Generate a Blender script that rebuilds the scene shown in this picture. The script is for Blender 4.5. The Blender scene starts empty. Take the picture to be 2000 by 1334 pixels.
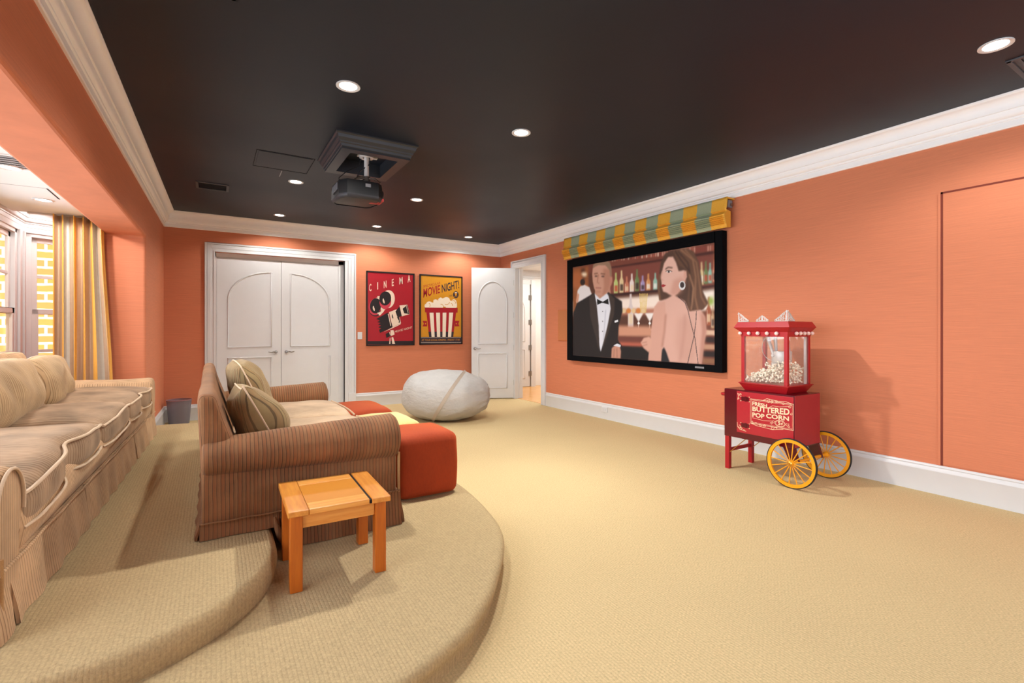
import bpy, bmesh, math, random
import numpy as np
from mathutils import Vector, Matrix, noise
random.seed(7)
PI = math.pi
SC = bpy.context.scene
COL = SC.collection

# ------------------------------------------------------------------ helpers
def lin(c):
    c = c / 255.0
    return c / 12.92 if c <= 0.04045 else ((c + 0.055) / 1.055) ** 2.4

def rgb(r, g, b):
    return (lin(r), lin(g), lin(b), 1.0)

def smooth01(t):
    t = max(0.0, min(1.0, t))
    return t * t * (3 - 2 * t)

class MB:
    """collects shapes into one mesh"""
    def __init__(self):
        self.v = []; self.f = []; self.m = []; self.mi = 0
    def add(self, vs, fs, mi=None):
        o = len(self.v)
        self.v += [tuple(p) for p in vs]
        for f in fs:
            self.f.append([i + o for i in f]); self.m.append(self.mi if mi is None else mi)
        return self
    def hexa(self, p, mi=None):
        return self.add(p, [(0, 3, 2, 1), (4, 5, 6, 7), (0, 1, 5, 4), (1, 2, 6, 5), (2, 3, 7, 6), (3, 0, 4, 7)], mi)
    def box(self, x0, x1, y0, y1, z0, z1, mi=None):
        return self.hexa([(x0, y0, z0), (x1, y0, z0), (x1, y1, z0), (x0, y1, z0),
                          (x0, y0, z1), (x1, y0, z1), (x1, y1, z1), (x0, y1, z1)], mi)
    def prism(self, poly, axis, a, b, mi=None):
        """extrude a 2D polygon along an axis ('x': poly=(y,z), 'y': (x,z), 'z': (x,y))"""
        n = len(poly)
        def P(p, c):
            return {'x': (c, p[0], p[1]), 'y': (p[0], c, p[1]), 'z': (p[0], p[1], c)}[axis]
        vs = [P(p, a) for p in poly] + [P(p, b) for p in poly]
        fs = [tuple(range(n))[::-1], tuple(range(n, 2 * n))] + [(i, (i + 1) % n, n + (i + 1) % n, n + i) for i in range(n)]
        return self.add(vs, fs, mi)
    def loft(self, rings, closed=True, caps=True, mi=None):
        n = len(rings[0]); vs = [p for r in rings for p in r]; fs = []
        for k in range(len(rings) - 1):
            for i in range(n if closed else n - 1):
                j = (i + 1) % n
                fs.append((k * n + i, k * n + j, (k + 1) * n + j, (k + 1) * n + i))
        if caps:
            fs.append(tuple(range(n))[::-1]); fs.append(tuple((len(rings) - 1) * n + i for i in range(n)))
        return self.add(vs, fs, mi)
    def cyl(self, p0, p1, r0, r1=None, n=16, mi=None, caps=True):
        r1 = r0 if r1 is None else r1
        p0 = Vector(p0); p1 = Vector(p1); d = (p1 - p0).normalized()
        u = d.orthogonal().normalized(); w = d.cross(u)
        ring = lambda p, r: [tuple(p + (u * math.cos(2 * PI * i / n) + w * math.sin(2 * PI * i / n)) * r) for i in range(n)]
        return self.loft([ring(p0, r0), ring(p1, r1)], True, caps, mi)
    def tube(self, path, r, n=8, closed=False, mi=None):
        path = [Vector(p) for p in path]; N = len(path); rings = []
        up = None
        for k in range(N):
            if closed: d = path[(k + 1) % N] - path[k - 1]
            else: d = path[min(k + 1, N - 1)] - path[max(k - 1, 0)]
            if d.length < 1e-9: d = Vector((0, 0, 1))
            d.normalize()
            if up is None: up = d.orthogonal().normalized()
            up = (up - d * up.dot(d))
            if up.length < 1e-6: up = d.orthogonal()
            up.normalize(); w = d.cross(up)
            rr = r[k] if isinstance(r, (list, tuple)) else r
            rings.append([tuple(path[k] + (up * math.cos(2 * PI * i / n) + w * math.sin(2 * PI * i / n)) * rr) for i in range(n)])
        if closed: rings.append(rings[0])
        return self.loft(rings, True, not closed, mi)
    def lathe(self, prof, c=(0, 0, 0), n=32, axis='z', mi=None, caps=False):
        rings = []
        for r, h in prof:
            ring = []
            for i in range(n):
                a = 2 * PI * i / n; p, q = r * math.cos(a), r * math.sin(a)
                ring.append({'z': (c[0] + p, c[1] + q, c[2] + h), 'x': (c[0] + h, c[1] + p, c[2] + q), 'y': (c[0] + p, c[1] + h, c[2] + q)}[axis])
            rings.append(ring)
        return self.loft(rings, True, caps, mi)
    def ball(self, c, r, n=12, m=8, mi=None):
        rr = r if isinstance(r, (tuple, list)) else (r, r, r)
        rings = []
        for k in range(m + 1):
            t = -PI / 2 + PI * k / m; ct = max(math.cos(t), 1e-3)
            rings.append([(c[0] + rr[0] * ct * math.cos(2 * PI * i / n), c[1] + rr[1] * ct * math.sin(2 * PI * i / n), c[2] + rr[2] * math.sin(t)) for i in range(n)])
        return self.loft(rings, True, True, mi)
    def rbox(self, x0, x1, y0, y1, z0, z1, r=0.05, step=0.06, deform=None, mi=None):
        """box with rounded edges on a fine grid, so that it can be bent by deform(p)->p"""
        c = Vector(((x0 + x1) / 2, (y0 + y1) / 2, (z0 + z1) / 2)); h = Vector(((x1 - x0) / 2, (y1 - y0) / 2, (z1 - z0) / 2))
        r = min(r, h.x * .98, h.y * .98, h.z * .98)
        def ticks(L):
            inner = L - r; n = max(2, int(2 * inner / step)); m = 4
            t = [-L + r * (1 - math.cos(PI / 2 * k / m)) for k in range(m)]
            t += [-inner + 2 * inner * k / n for k in range(n + 1)]
            t += [L - r * (1 - math.cos(PI / 2 * (m - 1 - k) / m)) for k in range(m)]
            return t
        T = [ticks(h.x), ticks(h.y), ticks(h.z)]; idx = {}; vs = []; fs = []
        N = [len(t) - 1 for t in T]
        def V(i, j, k):
            key = (i, j, k)
            if key not in idx:
                p = Vector((T[0][i], T[1][j], T[2][k]))
                q = Vector((max(-h.x + r, min(h.x - r, p.x)), max(-h.y + r, min(h.y - r, p.y)), max(-h.z + r, min(h.z - r, p.z))))
                d = p - q
                if d.length > 1e-9: p = q + d.normalized() * r
                p = p + c
                if deform: p = Vector(deform(p))
                idx[key] = len(vs); vs.append(tuple(p))
            return idx[key]
        for ax in range(3):
            a, b = [(1, 2), (0, 2), (0, 1)][ax]
            for side in (0, N[ax]):
                for i in range(N[a]):
                    for j in range(N[b]):
                        q = []
                        for di, dj in ((0, 0), (1, 0), (1, 1), (0, 1)):
                            e = [0, 0, 0]; e[ax] = side; e[a] = i + di; e[b] = j + dj; q.append(V(*e))
                        fs.append(q)
        return self.add(vs, fs, mi)
    def build(self, name, mats, parent=None, smooth=None, bevel=0, bseg=2, local=False, origin=None, weld=True):
        me = bpy.data.meshes.new(name)
        off = Vector((0, 0, 0))
        if parent is not None and not local:
            r = parent
            while r.parent is not None: r = r.parent
            off = r.location.copy()
        elif origin is not None:
            off = Vector(origin)
        elif parent is None and not local and origin is None and self.v:
            xs = [p[0] for p in self.v]; ys = [p[1] for p in self.v]; zs = [p[2] for p in self.v]
            off = Vector(((min(xs) + max(xs)) / 2, (min(ys) + max(ys)) / 2, min(zs)))
        bm = bmesh.new()
        vs = [bm.verts.new((p[0] - off.x, p[1] - off.y, p[2] - off.z)) for p in self.v]
        bm.verts.ensure_lookup_table()
        for f, m in zip(self.f, self.m):
            try:
                fa = bm.faces.new([vs[i] for i in f]); fa.material_index = m
            except ValueError:
                pass
        if weld: bmesh.ops.remove_doubles(bm, verts=bm.verts, dist=1e-6)
        bmesh.ops.recalc_face_normals(bm, faces=bm.faces)
        bm.to_mesh(me); bm.free()
        if not isinstance(mats, (list, tuple)): mats = [mats]
        for m in mats: me.materials.append(m)
        if smooth is not None:
            me.polygons.foreach_set('use_smooth', [True] * len(me.polygons))
            if smooth < 180: me.set_sharp_from_angle(angle=math.radians(smooth))
        o = bpy.data.objects.new(name, me); COL.objects.link(o)
        if parent is not None: o.parent = parent
        else: o.location = off
        if bevel:
            b = o.modifiers.new('edges', 'BEVEL'); b.width = bevel; b.segments = bseg; b.limit_method = 'ANGLE'; b.angle_limit = math.radians(40)
        return o

def tag(o, label, cat, group=None, kind=None):
    o['label'] = label; o['category'] = cat
    if group: o['group'] = group
    if kind: o['kind'] = kind
    return o

def struct(o, label, cat):
    return tag(o, label, cat, kind='structure')

def thing(name, label, cat, loc=(0, 0, 0), rotz=0, group=None):
    o = bpy.data.objects.new(name, None); COL.objects.link(o)
    o.empty_display_size = 0.1
    o.location = loc; o.rotation_euler = (0, 0, rotz)
    return tag(o, label, cat, group)

def kids(o):
    return [c for c in bpy.data.objects if c.parent == o]

def copy_tree(o, parent=None):
    c = o.copy(); COL.objects.link(c)
    if parent is not None: c.parent = parent
    for ch in kids(o): copy_tree(ch, c)
    return c

def text_mesh(s, bold=0.0):
    """outlines of a line of lettering, scaled to the unit square"""
    cu = bpy.data.curves.new('letters', 'FONT'); cu.body = s; cu.offset = bold; cu.resolution_u = 3
    ob = bpy.data.objects.new('letters', cu); COL.objects.link(ob)
    dg = bpy.context.evaluated_depsgraph_get(); dg.update()
    me = bpy.data.meshes.new_from_object(ob.evaluated_get(dg))
    vs = [tuple(v.co) for v in me.vertices]; fs = [tuple(p.vertices) for p in me.polygons]
    bpy.data.objects.remove(ob); bpy.data.meshes.remove(me); bpy.data.curves.remove(cu)
    x0 = min(v[0] for v in vs); x1 = max(v[0] for v in vs); y0 = min(v[1] for v in vs); y1 = max(v[1] for v in vs)
    return [((v[0] - x0) / (x1 - x0), (v[1] - y0) / (y1 - y0)) for v in vs], fs

def homography(q):
    """3x3 matrix that takes the drawing's corner points TL,TR,BR,BL to the unit square"""
    A = []; b = []
    for (x, y), (u, v) in zip(q, ((0, 1), (1, 1), (1, 0), (0, 0))):
        A.append([x, y, 1, 0, 0, 0, -u * x, -u * y]); b.append(u)
        A.append([0, 0, 0, x, y, 1, -v * x, -v * y]); b.append(v)
    h = np.linalg.solve(np.array(A, float), np.array(b, float))
    return np.append(h, 1).reshape(3, 3)

def hmap(Hm, p):
    w = Hm @ np.array([p[0], p[1], 1.0]); return (w[0] / w[2], w[1] / w[2])

# ---------------------------------------------------------------- materials
class NT:
    def __init__(self, name):
        self.mat = bpy.data.materials.new(name); self.mat.use_nodes = True
        self.t = self.mat.node_tree; self.b = self.t.nodes['Principled BSDF']; self.out = self.t.nodes['Material Output']
    def n(self, typ, **kw):
        nd = self.t.nodes.new(typ)
        for k, v in kw.items(): setattr(nd, k, v)
        return nd
    def l(self, a, b): self.t.links.new(a, b)
    def math(self, op, a, b=None, c=None):
        nd = self.n('ShaderNodeMath', operation=op)
        for i, x in enumerate((a, b, c)):
            if x is None: continue
            if isinstance(x, (int, float)): nd.inputs[i].default_value = x
            else: self.l(x, nd.inputs[i])
        return nd.outputs[0]
    def mix(self, fac, a, b, blend='MIX'):
        nd = self.n('ShaderNodeMix', data_type='RGBA', blend_type=blend)
        for i, x in ((0, fac), (6, a), (7, b)):
            if isinstance(x, (int, float)): nd.inputs[i].default_value = x
            elif isinstance(x, tuple): nd.inputs[i].default_value = x
            else: self.l(x, nd.inputs[i])
        return nd.outputs[2]
    def coords(self, scale=(1, 1, 1), kind='Object', rot=(0, 0, 0)):
        tc = self.n('ShaderNodeTexCoord'); mp = self.n('ShaderNodeMapping')
        mp.inputs['Scale'].default_value = scale; mp.inputs['Rotation'].default_value = rot
        self.l(tc.outputs[kind], mp.inputs['Vector']); return mp.outputs[0]
    def noise(self, vec, scale=5, detail=3, rough=.5):
        nd = self.n('ShaderNodeTexNoise'); nd.inputs['Scale'].default_value = scale; nd.inputs['Detail'].default_value = detail
        nd.inputs['Roughness'].default_value = rough
        if vec is not None: self.l(vec, nd.inputs['Vector'])
        return nd.outputs['Fac']
    def ramp(self, fac, stops):
        nd = self.n('ShaderNodeValToRGB'); cr = nd.color_ramp
        while len(cr.elements) < len(stops): cr.elements.new(0.5)
        for e, (p, c) in zip(cr.elements, stops):
            e.position = p; e.color = c
        self.l(fac, nd.inputs[0]); return nd.outputs[0]
    def bump(self, h, strength=.3, dist=.01):
        nd = self.n('ShaderNodeBump'); nd.inputs['Strength'].default_value = strength; nd.inputs['Distance'].default_value = dist
        self.l(h, nd.inputs['Height']); self.l(nd.outputs[0], self.b.inputs['Normal'])
    def set(self, **kw):
        for k, v in kw.items():
            self.b.inputs[k.replace('_', ' ')].default_value = v
        return self
    def color(self, c): self.l(c, self.b.inputs['Base Color'])

def shade(c, k):
    return (c[0] * k, c[1] * k, c[2] * k, 1)

def plain(name, c, rough=.5, metal=0, var=.06, nscale=30, **kw):
    """a painted or moulded surface with a little unevenness"""
    t = NT(name); t.set(Roughness=rough, Metallic=metal, **kw)
    f = t.noise(t.coords(), nscale, 3)
    t.color(t.mix(f, shade(c, 1 - var), shade(c, 1 + var)))
    return t.mat

def wallpaper(name, c):
    t = NT(name); t.set(Roughness=.75)
    a = t.noise(t.coords((2.5, 2.5, 140)), 1.6, 4, .6)
    b = t.noise(t.coords((1, 1, 1)), .9, 2)
    a2 = t.math('ADD', .5, t.math('MULTIPLY', t.math('SUBTRACT', a, .5), 1.7)); c1 = t.mix(a2, shade(c, .80), shade(c, 1.18))
    c2 = t.mix(b, shade(c, .93), shade(c, 1.07))
    t.color(t.mix(.35, c1, c2)); t.bump(a, .18, .004)
    return t.mat

def carpet(name, c):
    t = NT(name); t.set(Roughness=.95)
    t.b.inputs['Specular IOR Level'].default_value = .1
    tc = t.n('ShaderNodeTexCoord'); s = t.n('ShaderNodeSeparateXYZ'); t.l(tc.outputs['Object'], s.inputs[0])
    wob = t.noise(t.coords(), 14, 2)
    x = t.math('ADD', s.outputs['X'], t.math('MULTIPLY', wob, .006)); y = t.math('ADD', s.outputs['Y'], t.math('MULTIPLY', wob, .004))
    cx = t.math('FLOOR', t.math('MULTIPLY', x, 1 / .0145))
    yo = t.math('ADD', y, t.math('MULTIPLY', cx, .0085))
    rows = t.math('ABSOLUTE', t.math('SINE', t.math('MULTIPLY', x, PI / .0145)))
    knots = t.math('ABSOLUTE', t.math('SINE', t.math('MULTIPLY', yo, PI / .017)))
    h = t.math('MULTIPLY', t.math('POWER', rows, .6), t.math('ADD', .3, t.math('MULTIPLY', t.math('POWER', knots, .6), .7)))
    band = t.math('ADD', .5, t.math('MULTIPLY', t.math('SINE', t.math('MULTIPLY', x, 2 * PI / .029)), .5))
    f = t.math('ADD', .5, t.math('MULTIPLY', t.math('SUBTRACT', t.noise(t.coords(), 95, 4, .75), .5), 2.6)); g = t.noise(t.coords(), 1.3, 3)
    col = t.ramp(h, [(0, shade(c, .66)), (.5, shade(c, .95)), (1, shade(c, 1.08))])
    col = t.mix(t.math('MULTIPLY', band, .08), col, shade(c, .7))
    col = t.mix(.45, col, t.mix(f, shade(c, .42), shade(c, 1.5)))
    col = t.mix(.3, col, t.mix(g, shade(c, .8), shade(c, 1.12)))
    hh = t.math('ADD', h, t.math('MULTIPLY', f, 1.2))
    t.color(col); t.bump(hh, .4, .005)
    return t.mat

def striped(name, base, alt, dark, period=.018, axis='auto', width=.2, sheen=.5, pale=None, nap=.3):
    """ribbed upholstery velvet: dark pinstripes, alternating ribs, a pale nap at grazing angles"""
    t = NT(name); t.set(Roughness=.8)
    t.b.inputs['Specular IOR Level'].default_value = .2
    t.b.inputs['Sheen Weight'].default_value = sheen; t.b.inputs['Sheen Roughness'].default_value = .45
    t.b.inputs['Sheen Tint'].default_value = pale or rgb(235, 215, 190)
    tc = t.n('ShaderNodeTexCoord'); s = t.n('ShaderNodeSeparateXYZ'); t.l(tc.outputs['Object'], s.inputs[0])
    wob = t.math('MULTIPLY', t.math('SUBTRACT', t.noise(t.coords(), 7, 2), .5), .012)
    if axis == 'auto':
        ns = t.n('ShaderNodeSeparateXYZ'); t.l(tc.outputs['Normal'], ns.inputs[0])
        k = t.math('GREATER_THAN', t.math('ABSOLUTE', ns.outputs['Y']), .72)
        u = t.math('ADD', t.math('MULTIPLY', s.outputs['X'], k), t.math('MULTIPLY', s.outputs['Y'], t.math('SUBTRACT', 1, k)))
    else:
        u = s.outputs[axis.upper()]
    u = t.math('ADD', u, wob)
    w = t.math('MULTIPLY', u, 1 / period); fr = t.math('FRACT', t.math('ADD', w, 100))
    ln = t.math('LESS_THAN', fr, width)
    odd = t.math('FRACT', t.math('MULTIPLY', t.math('FLOOR', t.math('ADD', w, 100)), .5))
    odd = t.math('GREATER_THAN', odd, .25)
    nz = t.noise(t.coords(), 60, 4); nz2 = t.noise(t.coords(), 5, 3)
    col = t.mix(t.math('MULTIPLY', odd, .8), base, alt)
    col = t.mix(nz, shade(base, .75), col)
    col = t.mix(t.math('MULTIPLY', ln, .85), col, dark)
    col = t.mix(nap, col, t.ramp(nz2, [(.3, shade(base, .38)), (.65, shade(base, 1.5))]))
    t.color(col)
    t.bump(t.math('SINE', t.math('MULTIPLY', w, 2 * PI)), .2, .003)
    return t.mat

def velvet(name, c, pale, nscale=90):
    t = NT(name); t.set(Roughness=.85)
    t.b.inputs['Sheen Weight'].default_value = .6; t.b.inputs['Sheen Roughness'].default_value = .4; t.b.inputs['Sheen Tint'].default_value = pale
    f = t.noise(t.coords((1, 1, .4)), nscale, 4, .7); g = t.noise(t.coords(), 6, 3)
    col = t.mix(f, shade(c, .65), shade(c, 1.35)); t.color(t.mix(.4, col, t.mix(g, shade(c, .6), shade(c, 1.35))))
    t.bump(f, .25, .006)
    return t.mat

def wood(name, c1, c2, scale=(3, 40, 40), rough=.35):
    t = NT(name); t.set(Roughness=rough)
    f = t.noise(t.coords(scale), 1.5, 5, .6)
    t.color(t.ramp(f, [(.25, c1), (.75, c2)])); t.bump(f, .05, .002)
    return t.mat

def glass(name, tint=(1, 1, 1, 1), gloss=.08, veil=0.0, veilcol=(1, 1, 1, 1)):
    """thin clear pane"""
    t = NT(name); t.t.nodes.remove(t.b)
    tr = t.n('ShaderNodeBsdfTransparent'); tr.inputs[0].default_value = tint
    gl = t.n('ShaderNodeBsdfGlossy'); gl.inputs['Roughness'].default_value = .03
    m = t.n('ShaderNodeMixShader'); m.inputs[0].default_value = gloss
    t.l(tr.outputs[0], m.inputs[1]); t.l(gl.outputs[0], m.inputs[2])
    o = m.outputs[0]
    if veil:
        df = t.n('ShaderNodeBsdfDiffuse'); df.inputs[0].default_value = veilcol
        m2 = t.n('ShaderNodeMixShader')
        f = t.noise(t.coords(), 40, 2); mr = t.math('MULTIPLY', f, veil * 2)
        t.l(mr, m2.inputs[0]); t.l(o, m2.inputs[1]); t.l(df.outputs[0], m2.inputs[2]); o = m2.outputs[0]
    t.l(o, t.out.inputs[0])
    return t.mat

def glow(name, c, s):
    t = NT(name); t.set(Roughness=.4); t.b.inputs['Base Color'].default_value = c
    t.b.inputs['Emission Color'].default_value = c; t.b.inputs['Emission Strength'].default_value = s
    return t.mat

ORANGE = rgb(203, 122, 86)
M = {}
M['wall'] = wallpaper('coral_grasscloth', ORANGE)
M['white'] = plain('white_gloss_paint', rgb(212, 212, 212), .35, var=.03, nscale=8)
M['cream'] = plain('cream_crown_paint', rgb(243, 242, 241), .4, var=.02, nscale=8)
M['ceil_white'] = plain('white_ceiling_paint', rgb(232, 232, 230), .7, var=.02)
M['maroon'] = plain('maroon_ceiling_paint', rgb(96, 62, 58), .7)
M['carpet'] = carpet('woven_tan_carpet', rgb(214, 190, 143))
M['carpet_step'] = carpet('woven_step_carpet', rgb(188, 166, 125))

t = NT('black_satin_ceiling'); 
f = t.noise(t.coords(), .7, 3); g = t.noise(t.coords(), 25, 3)
t.color(t.mix(f, rgb(14, 20, 30), rgb(26, 33, 45)))
t.l(t.math('ADD', .38, t.math('MULTIPLY', f, .2)), t.b.inputs['Roughness'])
t.b.inputs['Specular IOR Level'].default_value = .28
t.bump(g, .05, .004)
M['ceil_black'] = t.mat
M['black_paint'] = plain('charcoal_trim_paint', rgb(40, 43, 48), .42)
M['black'] = plain('black_velvet_border', rgb(9, 9, 12), .9, **{'Specular IOR Level': .1})
M['black_plastic'] = plain('black_plastic', rgb(10, 10, 12), .5)
M['grey_plastic'] = plain('grey_plastic', rgb(130, 130, 134), .4)
M['dark_gap'] = plain('shadow_gap', rgb(28, 20, 20), .9)
M['steel'] = plain('brushed_nickel', rgb(150, 145, 140), .3, 1)
M['chrome'] = plain('chrome', rgb(215, 215, 218), .2, 1)
M['gimp'] = plain('tan_gimp_cord', rgb(168, 128, 82), .8, var=.3, nscale=300)
M['brass'] = plain('brass', rgb(214, 170, 90), .3, 1)
M['honey'] = wood('honey_oak', rgb(190, 112, 40), rgb(222, 152, 66), (30, 3, 30))
M['honey_x'] = wood('honey_oak_rail', rgb(204, 126, 48), rgb(230, 166, 84), (3, 40, 40))
M['honey_z'] = wood('honey_oak_leg', rgb(164, 78, 12), rgb(194, 104, 24), (40, 40, 3))
M['amber'] = plain('amber_inset_panel', rgb(196, 124, 28), .5, var=.03)
M['oakfloor'] = wood('oak_floor', rgb(214, 150, 80), rgb(236, 184, 112), (2, 14, 1), .25)
M['lamp'] = glow('lamp_lens', (1, .98, .95, 1), 9)
M['glass'] = glass('window_glass', gloss=.06)
M['caseglass'] = glass('popper_glass', gloss=.05, veil=.05, veilcol=rgb(240, 225, 215))

FB = rgb(134, 94, 62)
M['fab'] = striped('brown_striped_velvet', FB, rgb(134, 74, 42), rgb(30, 22, 16), .018, 'auto', .2, .12)
M['fab_x'] = striped('brown_striped_velvet_arm', FB, rgb(138, 76, 42), rgb(30, 22, 16), .018, 'x', .2, .12)
M['fab_seat'] = striped('sheen_striped_velvet_seat', rgb(196, 170, 140), rgb(184, 152, 120), rgb(140, 112, 86), .018, 'y', .22, .4)  # same sofa velvet; the pale tone paints its sheen on the seat
RB = rgb(198, 162, 124)  # rear sofa: the front sofa's velvet, lightened for the daylight on it
M['rear'] = striped('daylit_striped_velvet', RB, rgb(190, 150, 110), rgb(90, 64, 46), .018, 'auto', .22, .2)
M['rear_seat'] = striped('daylit_striped_velvet_seat', rgb(158, 130, 102), rgb(134, 102, 76), rgb(78, 56, 42), .018, 'y', .2, .25, nap=.55)  # rear seat: velvet lightened for daylight, mottled for its nap
M['rear_pillow'] = striped('tan_striped_velvet_pillow', rgb(192, 162, 122), rgb(176, 140, 100), rgb(96, 72, 50), .016, 'x', .22, .25)
M['pillow_olive'] = striped('olive_striped_velvet_pillow', rgb(150, 128, 88), rgb(140, 96, 60), rgb(46, 34, 26), .018, 'x', .2, .3)
M['cord'] = plain('tan_piping_cord', rgb(202, 176, 146), .8, var=.2, nscale=400)
M['rust'] = velvet('rust_velvet', rgb(158, 54, 4), rgb(226, 120, 50))
M['butter'] = velvet('butter_velvet', rgb(218, 192, 124), rgb(245, 230, 190))
t = NT('pale_grey_canvas'); t.set(Roughness=.85); f = t.noise(t.coords((1, 1, 2.2)), 5, 5, .65); t.color(t.mix(f, rgb(166, 163, 159), rgb(196, 193, 188))); t.bump(f, .5, .06); M['canvas'] = t.mat
M['red'] = plain('red_enamel', rgb(164, 12, 24), .42)
M['red_dark'] = plain('maroon_enamel', rgb(84, 8, 22), .2)
M['red_lit_side'] = plain('lit_red_enamel', rgb(160, 34, 44), .5)
M['wheel'] = plain('yellow_wheel_enamel', rgb(238, 160, 18), .35)
M['rubber'] = plain('black_tyre_rubber', rgb(24, 24, 28), .7)
M['sign_cream'] = plain('cream_sign_paint', rgb(236, 204, 168), .5)
M['popcorn'] = plain('popcorn', rgb(246, 238, 218), .8, var=.15, nscale=60)
M['silver'] = plain('white_metal_ornament', rgb(205, 203, 200), .35, .2)
M['globe'] = plain('frosted_bulb', rgb(240, 205, 195), .3)
M['gold'] = plain('gold_silk', rgb(236, 180, 84), .5, var=.08)
M['taupe'] = plain('taupe_silk', rgb(190, 160, 132), .45, var=.08)
M['pearl'] = plain('pearl_grey_silk', rgb(206, 198, 184), .45, var=.08)
M['valgold'] = plain('marigold_silk', rgb(228, 168, 58), .55, var=.1, nscale=60)
M['sage'] = plain('sage_silk', rgb(154, 164, 136), .55, var=.1, nscale=60)
M['mesh'] = NT('smoke_grey_mesh')
_m = M['mesh']; _m.set(Roughness=.4, Metallic=.3, Alpha=.72); _m.b.inputs['Base Color'].default_value = rgb(126, 122, 134); M['mesh'] = _m.mat

t = NT('sunlit_brick'); br = t.n('ShaderNodeTexBrick')
br.inputs['Color1'].default_value = rgb(214, 150, 78); br.inputs['Color2'].default_value = rgb(196, 136, 82); br.inputs['Mortar'].default_value = rgb(240, 228, 204)
br.inputs['Scale'].default_value = 1; br.inputs['Mortar Size'].default_value = .022; br.inputs['Brick Width'].default_value = .36; br.inputs['Row Height'].default_value = .15
tc = t.n('ShaderNodeTexCoord'); sp = t.n('ShaderNodeSeparateXYZ'); cb = t.n('ShaderNodeCombineXYZ')
t.l(tc.outputs['Object'], sp.inputs[0]); t.l(t.math('ADD', sp.outputs['Y'], sp.outputs['X']), cb.inputs[0])
zz = t.math('ADD', sp.outputs['Z'], t.math('MULTIPLY', t.noise(t.coords(), 5, 2), .03)); t.l(zz, cb.inputs[1]); t.l(cb.outputs[0], br.inputs['Vector'])
t.color(t.mix(t.noise(t.coords(), 16, 3), br.outputs[0], shade(rgb(220, 160, 90), 1.0), 'OVERLAY') if False else br.outputs[0]); t.set(Roughness=.9); M['brick'] = t.mat
# ------------------------------------------------------------------ the room
HC = 2.91                      # ceiling height
XR, YB, YN = 4.79, 8.2, -1.7   # right wall, back wall, wall behind the viewer
def xl(y): return -.57 - .0164 * (YB - y)     # the left beam runs a little askew
SOF, AY = 2.265, 6.42          # soffit height, end of the alcove opening

mb = MB(); mb.box(-1.9, XR + .05, YN, YB + .14, -.08, 0)
struct(mb.build('floor', M['carpet'], origin=(0, 0, 0)), 'tan woven loop carpet covering the media room floor', 'floor')
mb = MB(); mb.box(-.75, XR + .05, YN, YB + .05, HC, HC + .1)
struct(mb.build('ceiling', M['ceil_black'], origin=(0, 0, 0)), 'black satin painted ceiling over the media room', 'ceiling')

# back wall with the closet opening
DX0, DX1, DZ = .03, 1.84, 2.40
mb = MB()
mb.prism([(-1.2, 0), (DX0, 0), (DX0, DZ), (DX1, DZ), (DX1, 0), (XR + .2, 0), (XR + .2, HC), (-1.2, HC)], 'y', YB, YB + .16)
struct(mb.build('wall_back', M['wall'], origin=(0, 0, 0)), 'coral grasscloth back wall with the white double doors and the two film posters', 'wall')
# right wall with the hall door opening
RY0, RY1, RZ = 6.80, 7.66, 2.43
mb = MB()
mb.prism([(YN, 0), (RY0, 0), (RY0, RZ), (RY1, RZ), (RY1, 0), (YB, 0), (YB, HC), (YN, HC)], 'x', XR, XR + .15)
struct(mb.build('wall_right', M['wall'], origin=(0, 0, 0)), 'coral grasscloth wall behind the projection screen and popcorn cart', 'wall')
# left beam and pier in one
mb = MB()
mb.prism([(YB + .1, 0), (YB + .1, HC), (YN, HC), (YN, SOF), (AY, SOF), (AY, 0)], 'x', -.57, -.92)
mb.v = [(x + xl(y) + .57, y, z) for x, y, z in mb.v]
struct(mb.build('wall_left', M['wall'], origin=(0, 0, 0), bevel=.025, bseg=3), 'coral beam and pier framing the window alcove', 'wall')
mb = MB(); mb.box(-2.6, XR + .2, YN - .15, YN, 0, .95); mb.box(-2.6, .8, YN - .15, YN, .95, HC); mb.box(3.9, XR + .2, YN - .15, YN, .95, HC); mb.box(.8, 3.9, YN - .15, YN, 2.4, HC)
struct(mb.build('wall_front', M['wall'], origin=(0, 0, 0)), 'coral wall with an added window opposite the double doors', 'wall')
def sash(mb, W, zs, d, fr=.06):
    pass
w = thing('added_window', 'added unseen white framed window opposite the double doors, letting in daylight', 'window', (2.35, YN, .95)); w['kind'] = 'structure'  # unseen window, added to bring in more daylight
mb = MB()
for x in (.8, 1.8, 2.82, 3.84): mb.box(x, x + .06, YN - .12, YN - .06, .95, 2.4)
for z in (.95, 2.34): mb.box(.8, 3.9, YN - .12, YN - .06, z, z + .06)
mb.build('window_frame', M['white'], w)
mb = MB(); mb.box(.84, 3.86, YN - .095, YN - .089, .99, 2.36); mb.build('glass_pane', M['glass'], w)

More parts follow.
